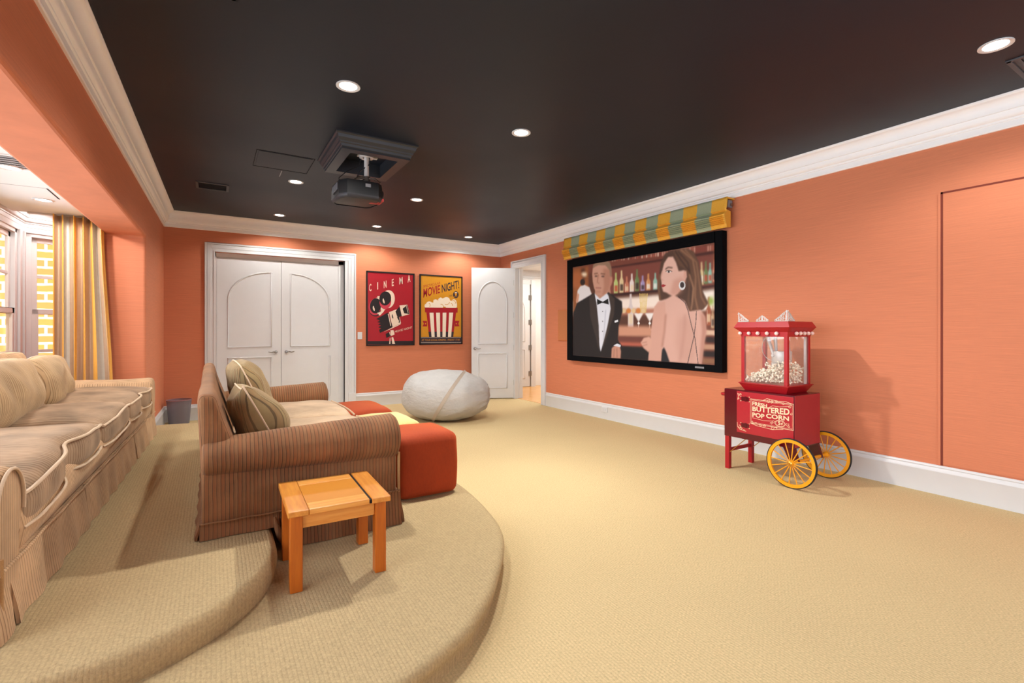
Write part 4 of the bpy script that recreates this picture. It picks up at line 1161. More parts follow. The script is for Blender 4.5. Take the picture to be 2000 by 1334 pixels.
flat_tube(mb, [(118, 215), (150, 232), (200, 226), (250, 222), (310, 226), (366, 212)], 3.5, put); flat_tube(mb, [(0, 0), (60, -14), (130, -18), (200, -24), (232, -16), (290, -6)], 3.5, put)
# corner scrolls by the hinges
for (c, r, a, b) in (((-108, 236), 12, PI, 3 * PI), ((-92, 246), 8, 0, 2 * PI), ((-112, 206), 10, PI / 2, -PI), ((-106, -50), 16, PI / 2, 2.6 * PI), ((-84, -64), 10, PI, 3 * PI), ((-60, -72), 8, 0, 2 * PI)):
    flat_tube(mb, spiral(c, 2, r, a, b, 18), 3.5, put)
flat_tube(mb, [(-126, -10), (-124, -50), (-100, -72), (-40, -80)], 3.5, put); flat_tube(mb, [(-124, 250), (-112, 226), (-122, 190)], 3.5, put)
mb.build('painted_sign', M['sign_cream'], door, weld=False)
for x in (cx0 + .002, cx1 - .042): MB().box(x, x + .04, 2.755, 2.795, 0, cz0).build('leg', M['red'], K, bevel=.003)
MB().box(cx0 + .04, cx1 - .04, 2.765, 2.785, .155, .185).build('stretcher', M['red'], K, bevel=.002)
for x in (cx0 + .02, cx1 - .02): MB().tube([(x, 2.76, .15), (x, 2.60, .30)], .0035, 8).build('stay_rod', M['brass'], K, smooth=60)
mb = MB(); mb.tube([(cx0 + .06, cy1, .67), (cx0 + .06, cy1 + .06, .67), (cx0 + .08, cy1 + .08, .67), (cx1 - .08, cy1 + .08, .67), (cx1 - .06, cy1 + .06, .67), (cx1 - .06, cy1, .67)], .013, 12); mb.build('push_handle', M['red'], K, smooth=60)
wy, wz, wr = 2.15, .2005, .2
def wheel(x, s):
    w = MB(); w.lathe([(wr - .034, -.009), (wr - .008, -.009), (wr - .008, .009), (wr - .034, .009), (wr - .034, -.009)], (x, wy, wz), 64, 'x')
    rim = w.build('wheel', M['wheel'], K, smooth=40)
    w = MB(); w.lathe([(wr - .008, -.011), (wr - .002, -.010), (wr, -.004), (wr, .004), (wr - .002, .010), (wr - .008, .011), (wr - .008, -.011)], (x, wy, wz), 64, 'x'); w.build('tyre', M['rubber'], rim, smooth=40)
    for k in range(16):
        a = 2 * PI * k / 16 + .1
        c = Vector((x, wy + math.cos(a) * .016, wz + math.sin(a) * .016)); e = Vector((x, wy + math.cos(a) * (wr - .03), wz + math.sin(a) * (wr - .03)))
        MB().cyl(c, e, .0042, n=8).build('spoke', M['wheel'], rim, smooth=60)
    w = MB(); w.lathe([(.001, -.03), (.012, -.03), (.014, -.022), (.02, -.016), (.024, 0), (.02, .016), (.014, .022), (.001, .022)], (x, wy, wz), 24, 'x'); w.build('hub', M['wheel'], rim, smooth=40)
    w = MB(); w.lathe([(.001, -.042), (.007, -.042), (.009, -.030), (.02, -.024), (.02, -.020), (.001, -.020)] if s < 0 else [(.001, .042), (.007, .042), (.009, .030), (.02, .024), (.02, .020), (.001, .020)], (x, wy, wz), 20, 'x'); w.build('hub_cap', M['brass'], rim, smooth=40)
wheel(3.955, -1); wheel(4.50, 1)
MB().cyl((3.955, wy, wz), (4.50, wy, wz), .012, n=14).build('axle', M['wheel'], K, smooth=60)
mb = MB()
for x in (cx0 + .02, cx1 - .02): mb.hexa([(x - .01, wy - .02, wz - .012), (x + .01, wy - .02, wz - .012), (x + .01, wy + .06, wz - .012), (x - .01, wy + .06, wz - .012), (x - .01, wy + .015, cz0 + .01), (x + .01, wy + .015, cz0 + .01), (x + .01, wy + .12, cz0 + .01), (x - .01, wy + .12, cz0 + .01)])
mb.build('axle_bracket', M['red_dark'], K, bevel=.002)

# popcorn machine on the cart
mx0, mx1, my0, my1 = 4.065, 4.425, 2.24, 2.655
PM = thing('popcorn_machine', 'red glass-sided popcorn machine with round bulbs, standing on the cart', 'popcorn machine', ((mx0 + mx1) / 2, (my0 + my1) / 2, cz1))
def rect(x0, x1, y0, y1, z): return [(x0, y0, z), (x1, y0, z), (x1, y1, z), (x0, y1, z)]
mb = MB(); mb.loft([rect(mx0 + .02, mx1 - .02, my0 + .02, my1 - .02, cz1 + .001), rect(mx0 - .012, mx1 + .012, my0 - .012, my1 + .012, .795), rect(mx0 - .018, mx1 + .018, my0 - .018, my1 + .018, .797), rect(mx0 - .018, mx1 + .018, my0 - .018, my1 + .018, .803), rect(mx0, mx1, my0, my1, .805)])
mb.build('base', M['red'], PM)
for x in (mx0, mx1 - .03):
    for y in (my0, my1 - .03):
        MB().box(x, x + .03, y, y + .03, .804, 1.23).build('corner_post', M['red'], PM, bevel=.002)
mb = MB(); mb.loft([rect(mx0 - .001, mx1 + .001, my0 - .001, my1 + .001, 1.215), rect(mx0 - .003, mx1 + .003, my0 - .003, my1 + .003, 1.255), rect(mx0 - .035, mx1 + .03, my0 - .035, my1 + .05, 1.295), rect(mx0 - .01, mx1 + .008, my0 - .01, my1 + .028, 1.343)])
mb.build('canopy', M['red'], PM)
pane = plain('pane_edge', rgb(220, 200, 190), .3)
for q in ((mx0 + .004, mx0 + .008, my0 + .03, my1 - .03), (mx1 - .008, mx1 - .004, my0 + .03, my1 - .03), (mx0 + .03, mx1 - .03, my0 + .004, my0 + .008), (mx0 + .03, mx1 - .03, my1 - .008, my1 - .004)):
    MB().box(q[0], q[1], q[2], q[3], .806, 1.214).build('glass_pane', M['caseglass'], PM)
MB().box(mx1 - .05, mx1 - .032, my0 + .012, my0 + .03, .806, 1.214).build('inner_strip', M['silver'], PM)
def bulb(x, y, z): MB().ball((x, y, z), .0165, 14, 10).build('bulb', M['globe'], PM, smooth=180)
for k in range(5): bulb(mx0 - .016, 2.655 - k * .083, 1.243)
bulb(mx0 + .02, my1 + .012, 1.243)
for k in range(5): bulb(mx0 + .11 + k * .062, my0 - .016, 1.243)
kx, ky = (mx0 + mx1) / 2 + .02, 2.40
mb = MB(); mb.lathe([(.001, 0), (.075, 0), (.08, .008), (.08, .095), (.078, .10), (.001, .10)], (kx, ky, .985), 36); mb.build('kettle', M['silver'], PM, smooth=40)
mb = MB(); mb.box(kx - .04, kx + .01, ky + .01, ky + .06, .955, .985); mb.cyl((kx, ky + .06, .90), (kx, ky + .06, .985), .03, n=16); mb.build('kettle_foot', M['grey_plastic'] if False else M['silver'], PM, smooth=40)
mb = MB()
for (a, b) in (((kx - .05, ky + .10, 1.225), (kx - .07, ky + .035, 1.055)), ((kx + .05, ky - .01, 1.225), (kx + .03, ky - .05, 1.07)), ((kx + .02, ky + .07, 1.225), (kx + .02, ky + .06, 1.07))):
    mb.cyl(a, b, .017, .012, 12)
mb.cyl((kx - .085, ky + .035, 1.05), (kx - .06, ky + .035, 1.05), .012, n=12)
mb.build('hanger', M['silver'], PM, smooth=40)
MB().tube([(kx, ky + .08 + .10 * math.sin(a), 1.115 - .115 * math.cos(a) + .0) for a in np.linspace(.1, PI - .1, 24)], .003, 6).build('power_cord', M['silver'], PM, smooth=60)
# openwork crests along the canopy edge
def crest(y, z0, wl, wr, h, x, axis):
    """filigree: scrolls either side of a peak; wl/wr = reach to each side"""
    mb = MB(); P = (lambda u, v: (x, y - u, z0 + v)) if axis == 'y' else (lambda u, v: (y + u, x, z0 + v))
    def sc(c, r, a, b): mb.tube([P(*p) for p in spiral(c, .003, r, a, b, 16)], .0022, 6)
    for s, w in ((-1, wl), (1, wr)):
        if w <= 0: continue
        n = max(2, int(w / .018))
        for i in range(n):
            f = (i + .5) / n; hh = h * (1 - f) ** 1.1 + .012
            sc((s * w * f, hh * .45), hh * .42 + .003, PI / 2, PI / 2 + s * 2.2 * PI)
            mb.tube([P(s * w * f, 0), P(s * w * (f - .3 / n), hh * .6), P(s * w * (f - .15), hh * 1.0 if i else h)], .0022, 6)
        mb.tube([P(0, h), P(s * w * .35, h * .55), P(s * w * .75, h * .28), P(s * w, .012)], .0025, 6)
    mb.tube([P(-max(wl, .004), .003), P(max(wr, .004), .003)], .004, 6); mb.tube([P(0, 0), P(0, h)], .003, 6); mb.ball(P(0, h), .005, 8, 6)
    mb.build('crest', M['silver'], PM, smooth=60)
zc = 1.345
crest(2.675, zc, 0, .095, .082, mx0 - .005, 'y'); crest(2.455, zc, .055, .055, .05, mx0 - .005, 'y'); crest(2.245, zc, .10, 0, .088, mx0 - .005, 'y'); crest(mx0 + .0, zc, 0, .10, .088, my0 - .005, 'x')

# popcorn heap: nobody could count it
mb = MB(); rnd = random.Random(4)
def kernel(c, r):
    for _ in range(3):
        d = Vector((rnd.uniform(-1, 1), rnd.uniform(-1, 1), rnd.uniform(-1, 1))) * r * .6
        q = Vector(c) + d; rr = r * rnd.uniform(.5, .8)
        mb.ball((q.x, q.y, q.z), (rr, rr * rnd.uniform(.8, 1.1), rr * rnd.uniform(.8, 1.1)), 8, 5)
px0, px1, py0, py1 = mx0 + .022, mx1 - .022, my0 + .022, my1 - .022
for k in range(620):
    x = rnd.uniform(px0, px1); y = rnd.uniform(py0, py1)
    t = (py1 - y) / (py1 - py0)
    hgt = .035 + .145 * smooth01(t * 1.5) * (1 - .6 * smooth01((x - px0) / .35 - .3)) + rnd.uniform(-.012, .014)
    kernel((x, y, (.818 + rnd.uniform(.02, 1) * hgt)), .0115)
o = mb.build('popcorn', M['popcorn'], None, smooth=180, weld=False); tag(o, 'heap of white popcorn inside the glass of the red machine', 'popcorn', kind='stuff')
MB  # end of cart
# ------------------------------------------------------------------ the two film posters
def poster(name, label, x0, x1, z0, z1, corners, paper):
    root = thing(name, label, 'poster', ((x0 + x1) / 2, YB - .012, z0), 0, 'framed film posters')
    fw = .020; mb = MB()
    mb.box(x0, x0 + fw, YB - .028, YB - .002, z0, z1); mb.box(x1 - fw, x1, YB - .028, YB - .002, z0, z1); mb.box(x0, x1, YB - .028, YB - .002, z0, z0 + fw); mb.box(x0, x1, YB - .028, YB - .002, z1 - fw, z1)
    mb.build('frame', M['black_plastic'], root, bevel=.002)
    Hm = homography(corners)
    art = MB(); lay = [0]
    art.box(x0 + fw, x1 - fw, YB - .016, YB - .004, z0 + fw, z1 - fw, 0)
    def put(u, v):
        a, b = hmap(Hm, (u, v)); a = min(max(a, .0), 1); b = min(max(b, 0), 1)
        a = min(max(a, fw / (x1 - x0)), 1 - fw / (x1 - x0)); b = min(max(b, fw / (z1 - z0)), 1 - fw / (z1 - z0))
        return (x0 + (x1 - x0) * a, YB - .0164 - lay[0] * .00012, z0 + (z1 - z0) * b)
    return root, art, put, lay
INK = [plain('poster_red', rgb(160, 12, 30), .45), plain('poster_black', rgb(24, 16, 18), .45), plain('poster_cream', rgb(226, 202, 180), .45), plain('poster_pink', rgb(190, 54, 70), .45)]
def fill(art, put, pts, mi):
    art.add([put(*p) for p in pts], [tuple(range(len(pts)))], mi)
def ell(cx, cy, a, b, rot=0, n=36, t0=0, t1=2 * PI):
    out = []
    full = abs(t1 - t0) > 6.2
    for k in range(n if full else n + 1):
        t = t0 + (t1 - t0) * k / n; x, y = a * math.cos(t), b * math.sin(t)
        out.append((cx + x * math.cos(rot) - y * math.sin(rot), cy + x * math.sin(rot) + y * math.cos(rot)))
    return out
root, art, put, lay = poster('film_poster', 'red framed poster with a cream and black film camera, lettered CINEMA', 2.186, 3.022, 1.009, 2.262, [(120, 64), (857, 115), (853, 1222), (122, 1234)], 0)
RED, BLK, CRM, PNK = 0, 1, 2, 3
def up(): lay[0] += 1
up(); fill(art, put, [(140, 1160), (840, 1155), (840, 1206), (140, 1212)], BLK)
for ch, x, yb, w, h in (('C', 163, 390, 36, 118), ('I', 287, 362, 14, 116), ('N', 388, 338, 42, 114), ('E', 512, 308, 30, 112), ('M', 628, 280, 50, 112), ('A', 755, 250, 42, 116)):
    q = [(x, yb), (x + w, yb - 8), (x + w - 2, yb - h - 6), (x, yb - h + 4)]
    quad_text(art, ch, q, put, .02, CRM)
# reels
up(); fill(art, put, ell(268, 640, 112, 138, .15), BLK)
up(); fill(art, put, ell(262, 628, 104, 132, .15), PNK)
up(); fill(art, put, ell(300, 590, 104, 132, .3, 40, -PI / 2 - .5, PI / 2 - .1) + [(330, 760), (420, 660)], CRM)
up(); fill(art, put, [(250, 500), (300, 478), (340, 520), (398, 672), (390, 700), (330, 765), (310, 760), (345, 690), (330, 560)], CRM)
up(); fill(art, put, ell(262, 612, 86, 118, .12), BLK)
up(); fill(art, put, ell(455, 510, 102, 142, .1), CRM)
up(); fill(art, put, ell(412, 545, 90, 122, .05), PNK); 
up(); fill(art, put, ell(410, 498, 90, 110, .15), BLK)
for cx, cy in ((240, 652), (392, 536)):
    up(); fill(art, put, ell(cx, cy, 20, 40, -.2, 20, PI / 2, 3 * PI / 2) + [(cx + 2, cy - 10), (cx + 10, cy + 14)], CRM)
# body
up(); fill(art, put, [(272, 818), (452, 716), (525, 944), (330, 1034), (314, 985), (350, 965), (304, 946), (345, 920), (298, 905), (338, 880), (288, 866), (330, 842)], BLK)
up(); fill(art, put, [(468, 712), (582, 668), (612, 740), (632, 800), (652, 884), (522, 942)], CRM)
fill(art, put, [(385, 1020), (525, 944), (648, 888), (640, 904), (520, 962)], CRM)
up(); fill(art, put, [(450, 740), (462, 735), (500, 920), (490, 926)], CRM)
fill(art, put, [(565, 700), (628, 625), (662, 770), (600, 800)], BLK); fill(art, put, [(590, 795), (625, 790), (636, 870), (612, 880), (622, 850)], BLK)
fill(art, put, ell(528, 778, 16, 34, -.15, 20, PI / 2, 3 * PI / 2) + [(526, 765), (534, 795)], BLK)
up(); fill(art, put, [(628, 606), (748, 598), (784, 742), (664, 778)], CRM)
up(); fill(art, put, [(676, 660), (745, 600), (782, 742), (700, 730)], BLK)
up(); fill(art, put, [(728, 612), (734, 612), (762, 720), (755, 722)], CRM)
# stand
up(); fill(art, put, [(416, 1050), (470, 1020), (498, 1078), (428, 1112)], BLK); fill(art, put, [(488, 995), (534, 988), (552, 1058), (500, 1080)], CRM)
fill(art, put, [(478, 1115), (490, 1108), (488, 1205), (470, 1205)], CRM); fill(art, put, [(505, 1105), (530, 1096), (560, 1205), (516, 1205)], CRM)
up(); fill(art, put, [(470, 1025), (482, 1020), (494, 1070), (486, 1074)], CRM)
quad_text(art, 'MOVIE NIGHT', [(556, 1036), (822, 960), (822, 930), (556, 1000)], put, .0, CRM)
art.build('print', INK, root, weld=False)

root, art, put, lay = poster('film_poster', 'yellow framed poster with a striped popcorn bucket, lettered MOVIE NIGHT!', 3.121, 3.953, 1.013, 2.262, [(930, 116), (1592, 163), (1590, 1212), (932, 1222)], 0)
INK2 = [plain('poster_ochre', rgb(202, 138, 22), .45), INK[0], plain('poster_ink', rgb(44, 34, 48), .45), plain('poster_ivory', rgb(236, 222, 200), .45)]
OCH, RD, NK, IV = 0, 1, 2, 3
up()
quad_text(art, 'SPECTACULAR', [(988, 330), (1250, 272), (1250, 236), (988, 292)], put, 0, RD)
quad_text(art, 'MOVIE', [(986, 488), (1248, 415), (1248, 285), (990, 345)], put, .02, RD)
quad_text(art, 'NIGHT!', [(1276, 410), (1545, 342), (1538, 212), (1272, 280)], put, .02, NK)
quad_text(art, 'FREE', [(1390, 478), (1440, 465), (1440, 440), (1390, 452)], put, 0, NK)
fill(art, put, ell(1492, 442, 44, 54), NK)
up(); fill(art, put, [(1476, 418), (1512, 410), (1508, 455), (1482, 458)], OCH); fill(art, put, ell(1494, 412, 22, 12), IV); quad_text(art, 'POP', [(1466, 482), (1518, 474), (1518, 458), (1466, 464)], put, 0, OCH)
# kernels
for cx, cy, a, b in ((1050, 615, 44, 40), (1080, 590, 50, 45), (1130, 610, 60, 48), (1190, 600, 60, 62), (1180, 545, 38, 40), (1250, 590, 60, 60), (1255, 530, 36, 46), (1320, 560, 70, 70), (1345, 530, 56, 52), (1390, 590, 60, 60), (1450, 610, 60, 48), (1462, 560, 40, 46), (1480, 600, 30, 50), (1220, 625, 80, 36), (1100, 632, 80, 24), (1420, 632, 90, 24)):
    lay[0] += .25; fill(art, put, ell(cx, cy, a, b, 0, 24), IV)
up()
for c, r, t0, t1 in (((1060, 605), 34, -1.2, .8), ((1255, 640), 50, -1.6, -.1), ((1345, 545), 52, .2, 2.0), ((1455, 565), 30, -2.2, .6), ((1180, 535), 26, -2.6, -.4), ((1270, 500), 30, -3.0, -1.2), ((1400, 610), 40, -1.2, .2)):
    lay[0] += .2; flat_tube(art, [(c[0] + r * math.cos(t), c[1] + r * math.sin(t)) for t in np.linspace(t0, t1, 14)], 8, put, OCH)
up(); fill(art, put, [(1012, 640), (1520, 650), (1518, 722), (1014, 716)], RD)
up(); fill(art, put, [(1036, 716), (1496, 720), (1450, 1100), (1078, 1100)], RD)
up(); 
for a, b, c, d in ((1062, 1018, 1462, 1020),): fill(art, put, [(1066, 1018), (1460, 1020), (1450, 1100), (1078, 1100)], NK)
up()
for (ta, tb, ba, bb) in ((1084, 1146, 1116, 1164), (1186, 1246, 1200, 1250), (1288, 1346, 1284, 1334), (1388, 1450, 1370, 1418)):
    fill(art, put, [(ta, 722), (tb, 722), (bb, 1100), (ba, 1100)], IV)
for s in (0, 1):     # ticket stubs
    x = 975 if s == 0 else 1476; w = 72
    pts = [(x, 850), (x + w * (.92 if s == 0 else 1), 850), (x + w - (0 if s == 0 else 18), 895), (x + w, 936), (x, 936), (x + (22 if s == 0 else 0), 893)]
    fill(art, put, pts, RD)
up()
for x in (1022, 1498):
    fill(art, put, [(x - 10, 893), (x, 882), (x + 10, 893), (x, 908)], OCH)
fill(art, put, [(948, 1100), (1574, 1100), (1574, 1200), (948, 1206)], NK)
up()
for y in (1106, 1184):
    for i in range(40): 
        xx = 954 + i * 15.5; fill(art, put, [(xx, y), (xx + 7, y), (xx + 7, y + 9), (xx, y + 9)], IV)
quad_text(art, 'AT YOUR LOCAL CINEMA - FRIDAY 17:00', [(962, 1164), (1552, 1158), (1552, 1130), (962, 1134)], put, 0, OCH)
art.build('print', INK2, root, weld=False)

# ------------------------------------------------------------------ the projected picture: two invented people in a bar
W_, H_ = 400, 218
Hs = homography([(138, 548), (1142, 378), (1142, 1240), (138, 1170)])
yy, xx = np.mgrid[0:H_, 0:W_]; UX = (xx + .5) / W_; VY = 1 - (yy + .5) / H_
IMG = np.zeros((H_, W_, 3)); IMG[:] = (92, 52, 38)
def blur(a, r):
    if r <= 0: return a
    for _ in range(2):
        for ax in (0, 1):
            c = np.zeros_like(a); n = 0
            for d in range(-r, r + 1):
                c += np.roll(a, d, ax); n += 1
            a = c / n
    return a
def mask_poly(pts):
    q = [hmap(Hs, p) for p in pts]; m = np.zeros((H_, W_))
    for ox, oy in ((-.25, -.25), (.25, -.25), (-.25, .25), (.25, .25)):
        X = UX + ox / W_; Y = VY + oy / H_; ins = np.zeros((H_, W_), bool)
        for (x1, y1), (x2, y2) in zip(q, q[1:] + q[:1]):
            if y1 == y2: continue
            ins ^= ((y1 > Y) != (y2 > Y)) & (X < (x2 - x1) * (Y - y1) / (y2 - y1) + x1)
        m += ins * .25
    return m
def paint(pts, c, soft=0, alpha=1.0):
    global IMG
    m = mask_poly(pts)
    if soft: m = blur(m, soft)
    m = (m * alpha)[..., None]; IMG = IMG * (1 - m) + np.array(c) * m
def spot(cx, cy, a, b, c, soft=1, alpha=1.0): paint(ell(cx, cy, a, b, 0, 24), c, soft, alpha)
def stroke(pts, w, c, soft=0, alpha=1.0):
    pts = [Vector(p) for p in pts]
    L_, R_ = [], []
    for i, p in enumerate(pts):
        d = (pts[min(i + 1, len(pts) - 1)] - pts[max(i - 1, 0)]).normalized(); nn = Vector((-d.y, d.x)) * w / 2
        L_.append(p + nn); R_.append(p - nn)
    paint([tuple(p) for p in L_ + R_[::-1]], c, soft, alpha)
rp = random.Random(12)
# shelves, lit back bar
paint([(138, 548), (1142, 378), (1142, 470), (138, 610)], (120, 62, 48), 3)
for i in range(46):
    x = 400 + i * 16; top = 470 - (x - 400) * .10; paint([(x, top), (x + 9, top), (x + 9, top + 38), (x, top + 40)], rp.choice([(214, 150, 130), (180, 90, 70), (240, 200, 180), (140, 60, 50)]), 1)
paint([(400, 548), (1142, 440), (1142, 462), (400, 566)], (66, 30, 26), 1)
paint([(390, 560), (1142, 460), (1142, 690), (390, 748)], (128, 66, 54), 2)
paint([(138, 560), (250, 540), (250, 860), (138, 860)], (150, 84, 44), 3); paint([(196, 560), (225, 556), (225, 640), (196, 640)], (84, 44, 30), 3)
spot(218, 600, 22, 16, (255, 226, 190), 3); spot(170, 640, 40, 60, (176, 96, 52), 4)
cols = [(190, 200, 120), (230, 200, 150), (200, 120, 90), (240, 220, 210), (110, 130, 80), (170, 150, 190), (220, 150, 90), (150, 190, 170)]
def bottle(x, yb, w, h, c):
    paint([(x - w / 2, yb), (x + w / 2, yb), (x + w / 2, yb - h * .55), (x + w * .2, yb - h * .7), (x + w * .18, yb - h), (x - w * .18, yb - h), (x - w * .2, yb - h * .7), (x - w / 2, yb - h * .55)], c, 1)
    paint([(x - w * .36, yb - h * .12), (x + w * .36, yb - h * .12), (x + w * .36, yb - h * .4), (x - w * .36, yb - h * .4)], rp.choice([(245, 235, 225), (240, 210, 170), (200, 70, 50), (60, 40, 36)]), 1, .8)
    stroke([(x - w * .3, yb - h * .05), (x - w * .3, yb - h * .55)], 3, (255, 240, 230), 0, .5)
for i in range(9): bottle(438 + i * 40 + rp.uniform(-6, 6), 738 - i * 3.5, 30, rp.uniform(110, 170), cols[i % 8])
for i in range(4): bottle(1046 + i * 30, 676 - i * 6, 28, rp.uniform(130, 190), cols[(i * 3 + 1) % 8])
paint([(390, 738), (760, 706), (760, 724), (390, 756)], (58, 26, 24), 1); paint([(1030, 690), (1142, 676), (1142, 692), (1030, 706)], (70, 34, 30), 1)
# glowing counter
paint([(395, 772), (760, 744), (760, 856), (395, 872)], (255, 232, 216), 3); paint([(1030, 722), (1142, 706), (1142, 860), (1030, 870)], (255, 240, 226), 3)
paint([(395, 850), (760, 838), (760, 880), (395, 890)], (190, 120, 96), 3)
for i in range(7): stroke([(618 + i * 6, 870), (612 + i * 9, 735)], 4, (236, 200, 110), 0)
bottle(548, 976, 40, 240, (225, 205, 200)); 
for cx in (604, 682):
    paint([(cx - 34, 872), (cx + 34, 870), (cx + 3, 930), (cx - 3, 930)], (250, 238, 230), 1); stroke([(cx, 928), (cx - 1, 1000)], 5, (240, 220, 210), 0); paint(ell(cx - 2, 990, 24, 7), (240, 220, 212), 1)
    spot(cx, 944, 8, 9, (255, 250, 245), 0)
for i in range(5): spot(500 + i * 34, 856, 16, 18, (220, 130, 60) if i % 2 else (236, 200, 150), 1)
paint([(460, 960), (700, 965), (700, 1040), (460, 1040)], (214, 150, 120), 3); paint([(460, 1035), (720, 1045), (720, 1082), (460, 1076)], (120, 62, 50), 2); paint([(460, 1074), (720, 1080), (720, 1110), (460, 1105)], (190, 96, 74), 2)
paint([(480, 1105), (720, 1118), (720, 1215), (480, 1200)], (18, 12, 14), 2); paint([(1040, 860), (1142, 855), (1142, 1240), (1040, 1236)], (120, 66, 50), 3)
for i, c in enumerate([(230, 190, 160), (50, 28, 26), (200, 150, 120), (40, 22, 22), (150, 100, 70)]): paint([(1056, 990 + i * 50), (1142, 994 + i * 50), (1142, 1030 + i * 50), (1056, 1026 + i * 50)], c, 1)
bottle(1096, 960, 34, 200, (170, 90, 60)); bottle(1124, 980, 22, 160, (200, 160, 120))
spot(1112, 790, 18, 30, (150, 180, 70), 3)
# far barman, back turned
paint([(164, 800), (172, 712), (192, 682), (222, 672), (256, 690), (272, 735), (262, 800)], (232, 220, 216), 1); spot(208, 654, 17, 22, (40, 26, 22), 1); paint([(160, 790), (172, 730), (184, 740), (176, 800)], (214, 150, 120), 1)
# man in a dinner jacket
paint([(292, 745), (300, 700), (400, 680), (412, 760), (380, 800), (330, 800)], (196, 140, 116), 1)
paint([(276, 600), (280, 556), (300, 528), (340, 512), (385, 514), (408, 548), (412, 620), (404, 690), (384, 735), (345, 752), (312, 740), (290, 700), (280, 650)], (208, 152, 128), 1)
paint([(352, 560), (408, 560), (410, 640), (400, 700), (370, 745), (345, 752), (360, 680)], (176, 116, 92), 3, .7)
paint([(280, 562), (284, 530), (312, 510), (362, 500), (400, 512), (412, 552), (414, 610), (404, 620), (398, 570), (370, 536), (320, 534), (290, 550)], (150, 116, 92), 1)
paint([(400, 622), (418, 616), (420, 648), (410, 680), (400, 678)], (196, 130, 108), 1)
stroke([(290, 596), (316, 592)], 7, (120, 80, 62), 1); stroke([(336, 594), (368, 598)], 7, (120, 80, 62), 1)
spot(304, 612, 11, 5, (96, 66, 58), 1); spot(352, 614, 12, 5, (96, 66, 58), 1)
stroke([(320, 600), (312, 655), (326, 664)], 6, (170, 112, 90), 1); stroke([(300, 694), (340, 696)], 6, (158, 92, 82), 1); spot(320, 722, 20, 8, (190, 132, 110), 2)
paint([(144, 870), (170, 800), (230, 765), (290, 730), (330, 790), (390, 725), (440, 760), (486, 790), (490, 860), (462, 960), (456, 1060), (484, 1100), (478, 1192), (138, 1170), (140, 960)], (26, 20, 22), 1)
paint([(292, 732), (330, 770), (380, 732), (410, 770), (408, 880), (380, 1020), (336, 1145), (326, 1100), (318, 960), (300, 800)], (236, 232, 238), 1)
for y in (860, 930, 1000): spot(350, y, 4, 4, (120, 110, 116), 0)
stroke([(372, 850), (356, 1060)], 6, (200, 196, 206), 1)
paint([(255, 760), (290, 732), (306, 800), (322, 960), (326, 1140), (300, 1040), (262, 900)], (58, 46, 42), 1); paint([(388, 726), (436, 772), (432, 880), (380, 1040), (340, 1140), (385, 960), (408, 840)], (62, 48, 42), 1)
paint([(310, 772), (346, 790), (352, 792), (388, 770), (394, 812), (352, 800), (344, 800), (312, 814)], (12, 10, 12), 0)
paint([(434, 926), (458, 918), (460, 932), (436, 940)], (240, 238, 240), 0)
paint([(410, 1188), (414, 1118), (440, 1094), (470, 1100), (480, 1140), (476, 1192)], (206, 146, 122), 1); stroke([(432, 1120), (428, 1185)], 4, (160, 104, 84), 1); stroke([(450, 1118), (452, 1188)], 4, (160, 104, 84), 1)
paint([(426, 1100), (452, 1086), (478, 1096), (476, 1112), (440, 1104)], (230, 228, 234), 0)
# woman seen from behind, looking over her shoulder
paint([(752, 780), (742, 700), (748, 600), (760, 520), (790, 456), (850, 424), (920, 414), (985, 440), (1022, 510), (1042, 620), (1052, 720), (1090, 800), (1050, 850), (980, 860), (930, 820), (900, 760), (780, 790)], (84, 56, 44), 1)
paint([(768, 690), (762, 640), (756, 618), (772, 566), (784, 520), (812, 480), (846, 478), (868, 520), (886, 580), (926, 572), (940, 620), (920, 690), (880, 735), (850, 760), (800, 730), (776, 722)], (232, 182, 164), 1)
paint([(850, 640), (900, 620), (935, 640), (910, 720), (860, 760), (820, 740)], (206, 146, 126), 4, .7)
stroke([(792, 566), (812, 552), (842, 556)], 7, (70, 44, 36), 1); paint([(798, 584), (814, 574), (836, 584), (816, 592)], (246, 236, 230), 0); spot(816, 583, 7, 8, (60, 44, 38), 0); stroke([(794, 580), (816, 571), (840, 582)], 4, (50, 32, 28), 0); stroke([(762, 574), (770, 570)], 5, (70, 44, 36), 1)
stroke([(772, 580), (760, 632), (776, 642)], 5, (204, 146, 126), 1)
paint([(764, 676), (776, 670), (798, 678), (780, 690), (766, 690)], (166, 44, 50), 0)
paint([(924, 580), (942, 574), (944, 620), (930, 640), (918, 620)], (222, 164, 144), 1)
paint(ell(910, 680, 23, 32), (232, 226, 224), 0); paint(ell(910, 676, 15, 21), (60, 46, 46), 0)
paint([(846, 430), (920, 412), (990, 445), (1024, 520), (1040, 620), (1050, 720), (1092, 806), (1060, 846), (1000, 862), (955, 856), (945, 780), (955, 700), (950, 620), (940, 570), (890, 540), (862, 480)], (104, 70, 52), 1)
for pts, c in (([(900, 430), (985, 500), (1005, 620), (1000, 760), (1020, 850)], (160, 112, 82)), ([(930, 430), (1010, 520), (1030, 660), (1044, 760), (1076, 820)], (150, 104, 76)), ([(880, 440), (950, 520), (975, 640), (968, 780), (985, 855)], (66, 42, 34)), ([(860, 436), (900, 500), (960, 580)], (60, 38, 32)), ([(960, 600), (990, 700), (975, 850)], (176, 128, 96))): stroke(pts, 11, c, 1, .8)
stroke([(752, 600), (745, 700), (756, 782)], 14, (120, 82, 58), 1)
paint([(716, 830), (740, 792), (800, 772), (850, 745), (930, 790), (960, 860), (1040, 850), (1072, 900), (1080, 1000), (1060, 1120), (1048, 1232), (820, 1215), (766, 1140), (700, 1120), (672, 1200), (690, 1040), (704, 900)], (228, 176, 158), 1)
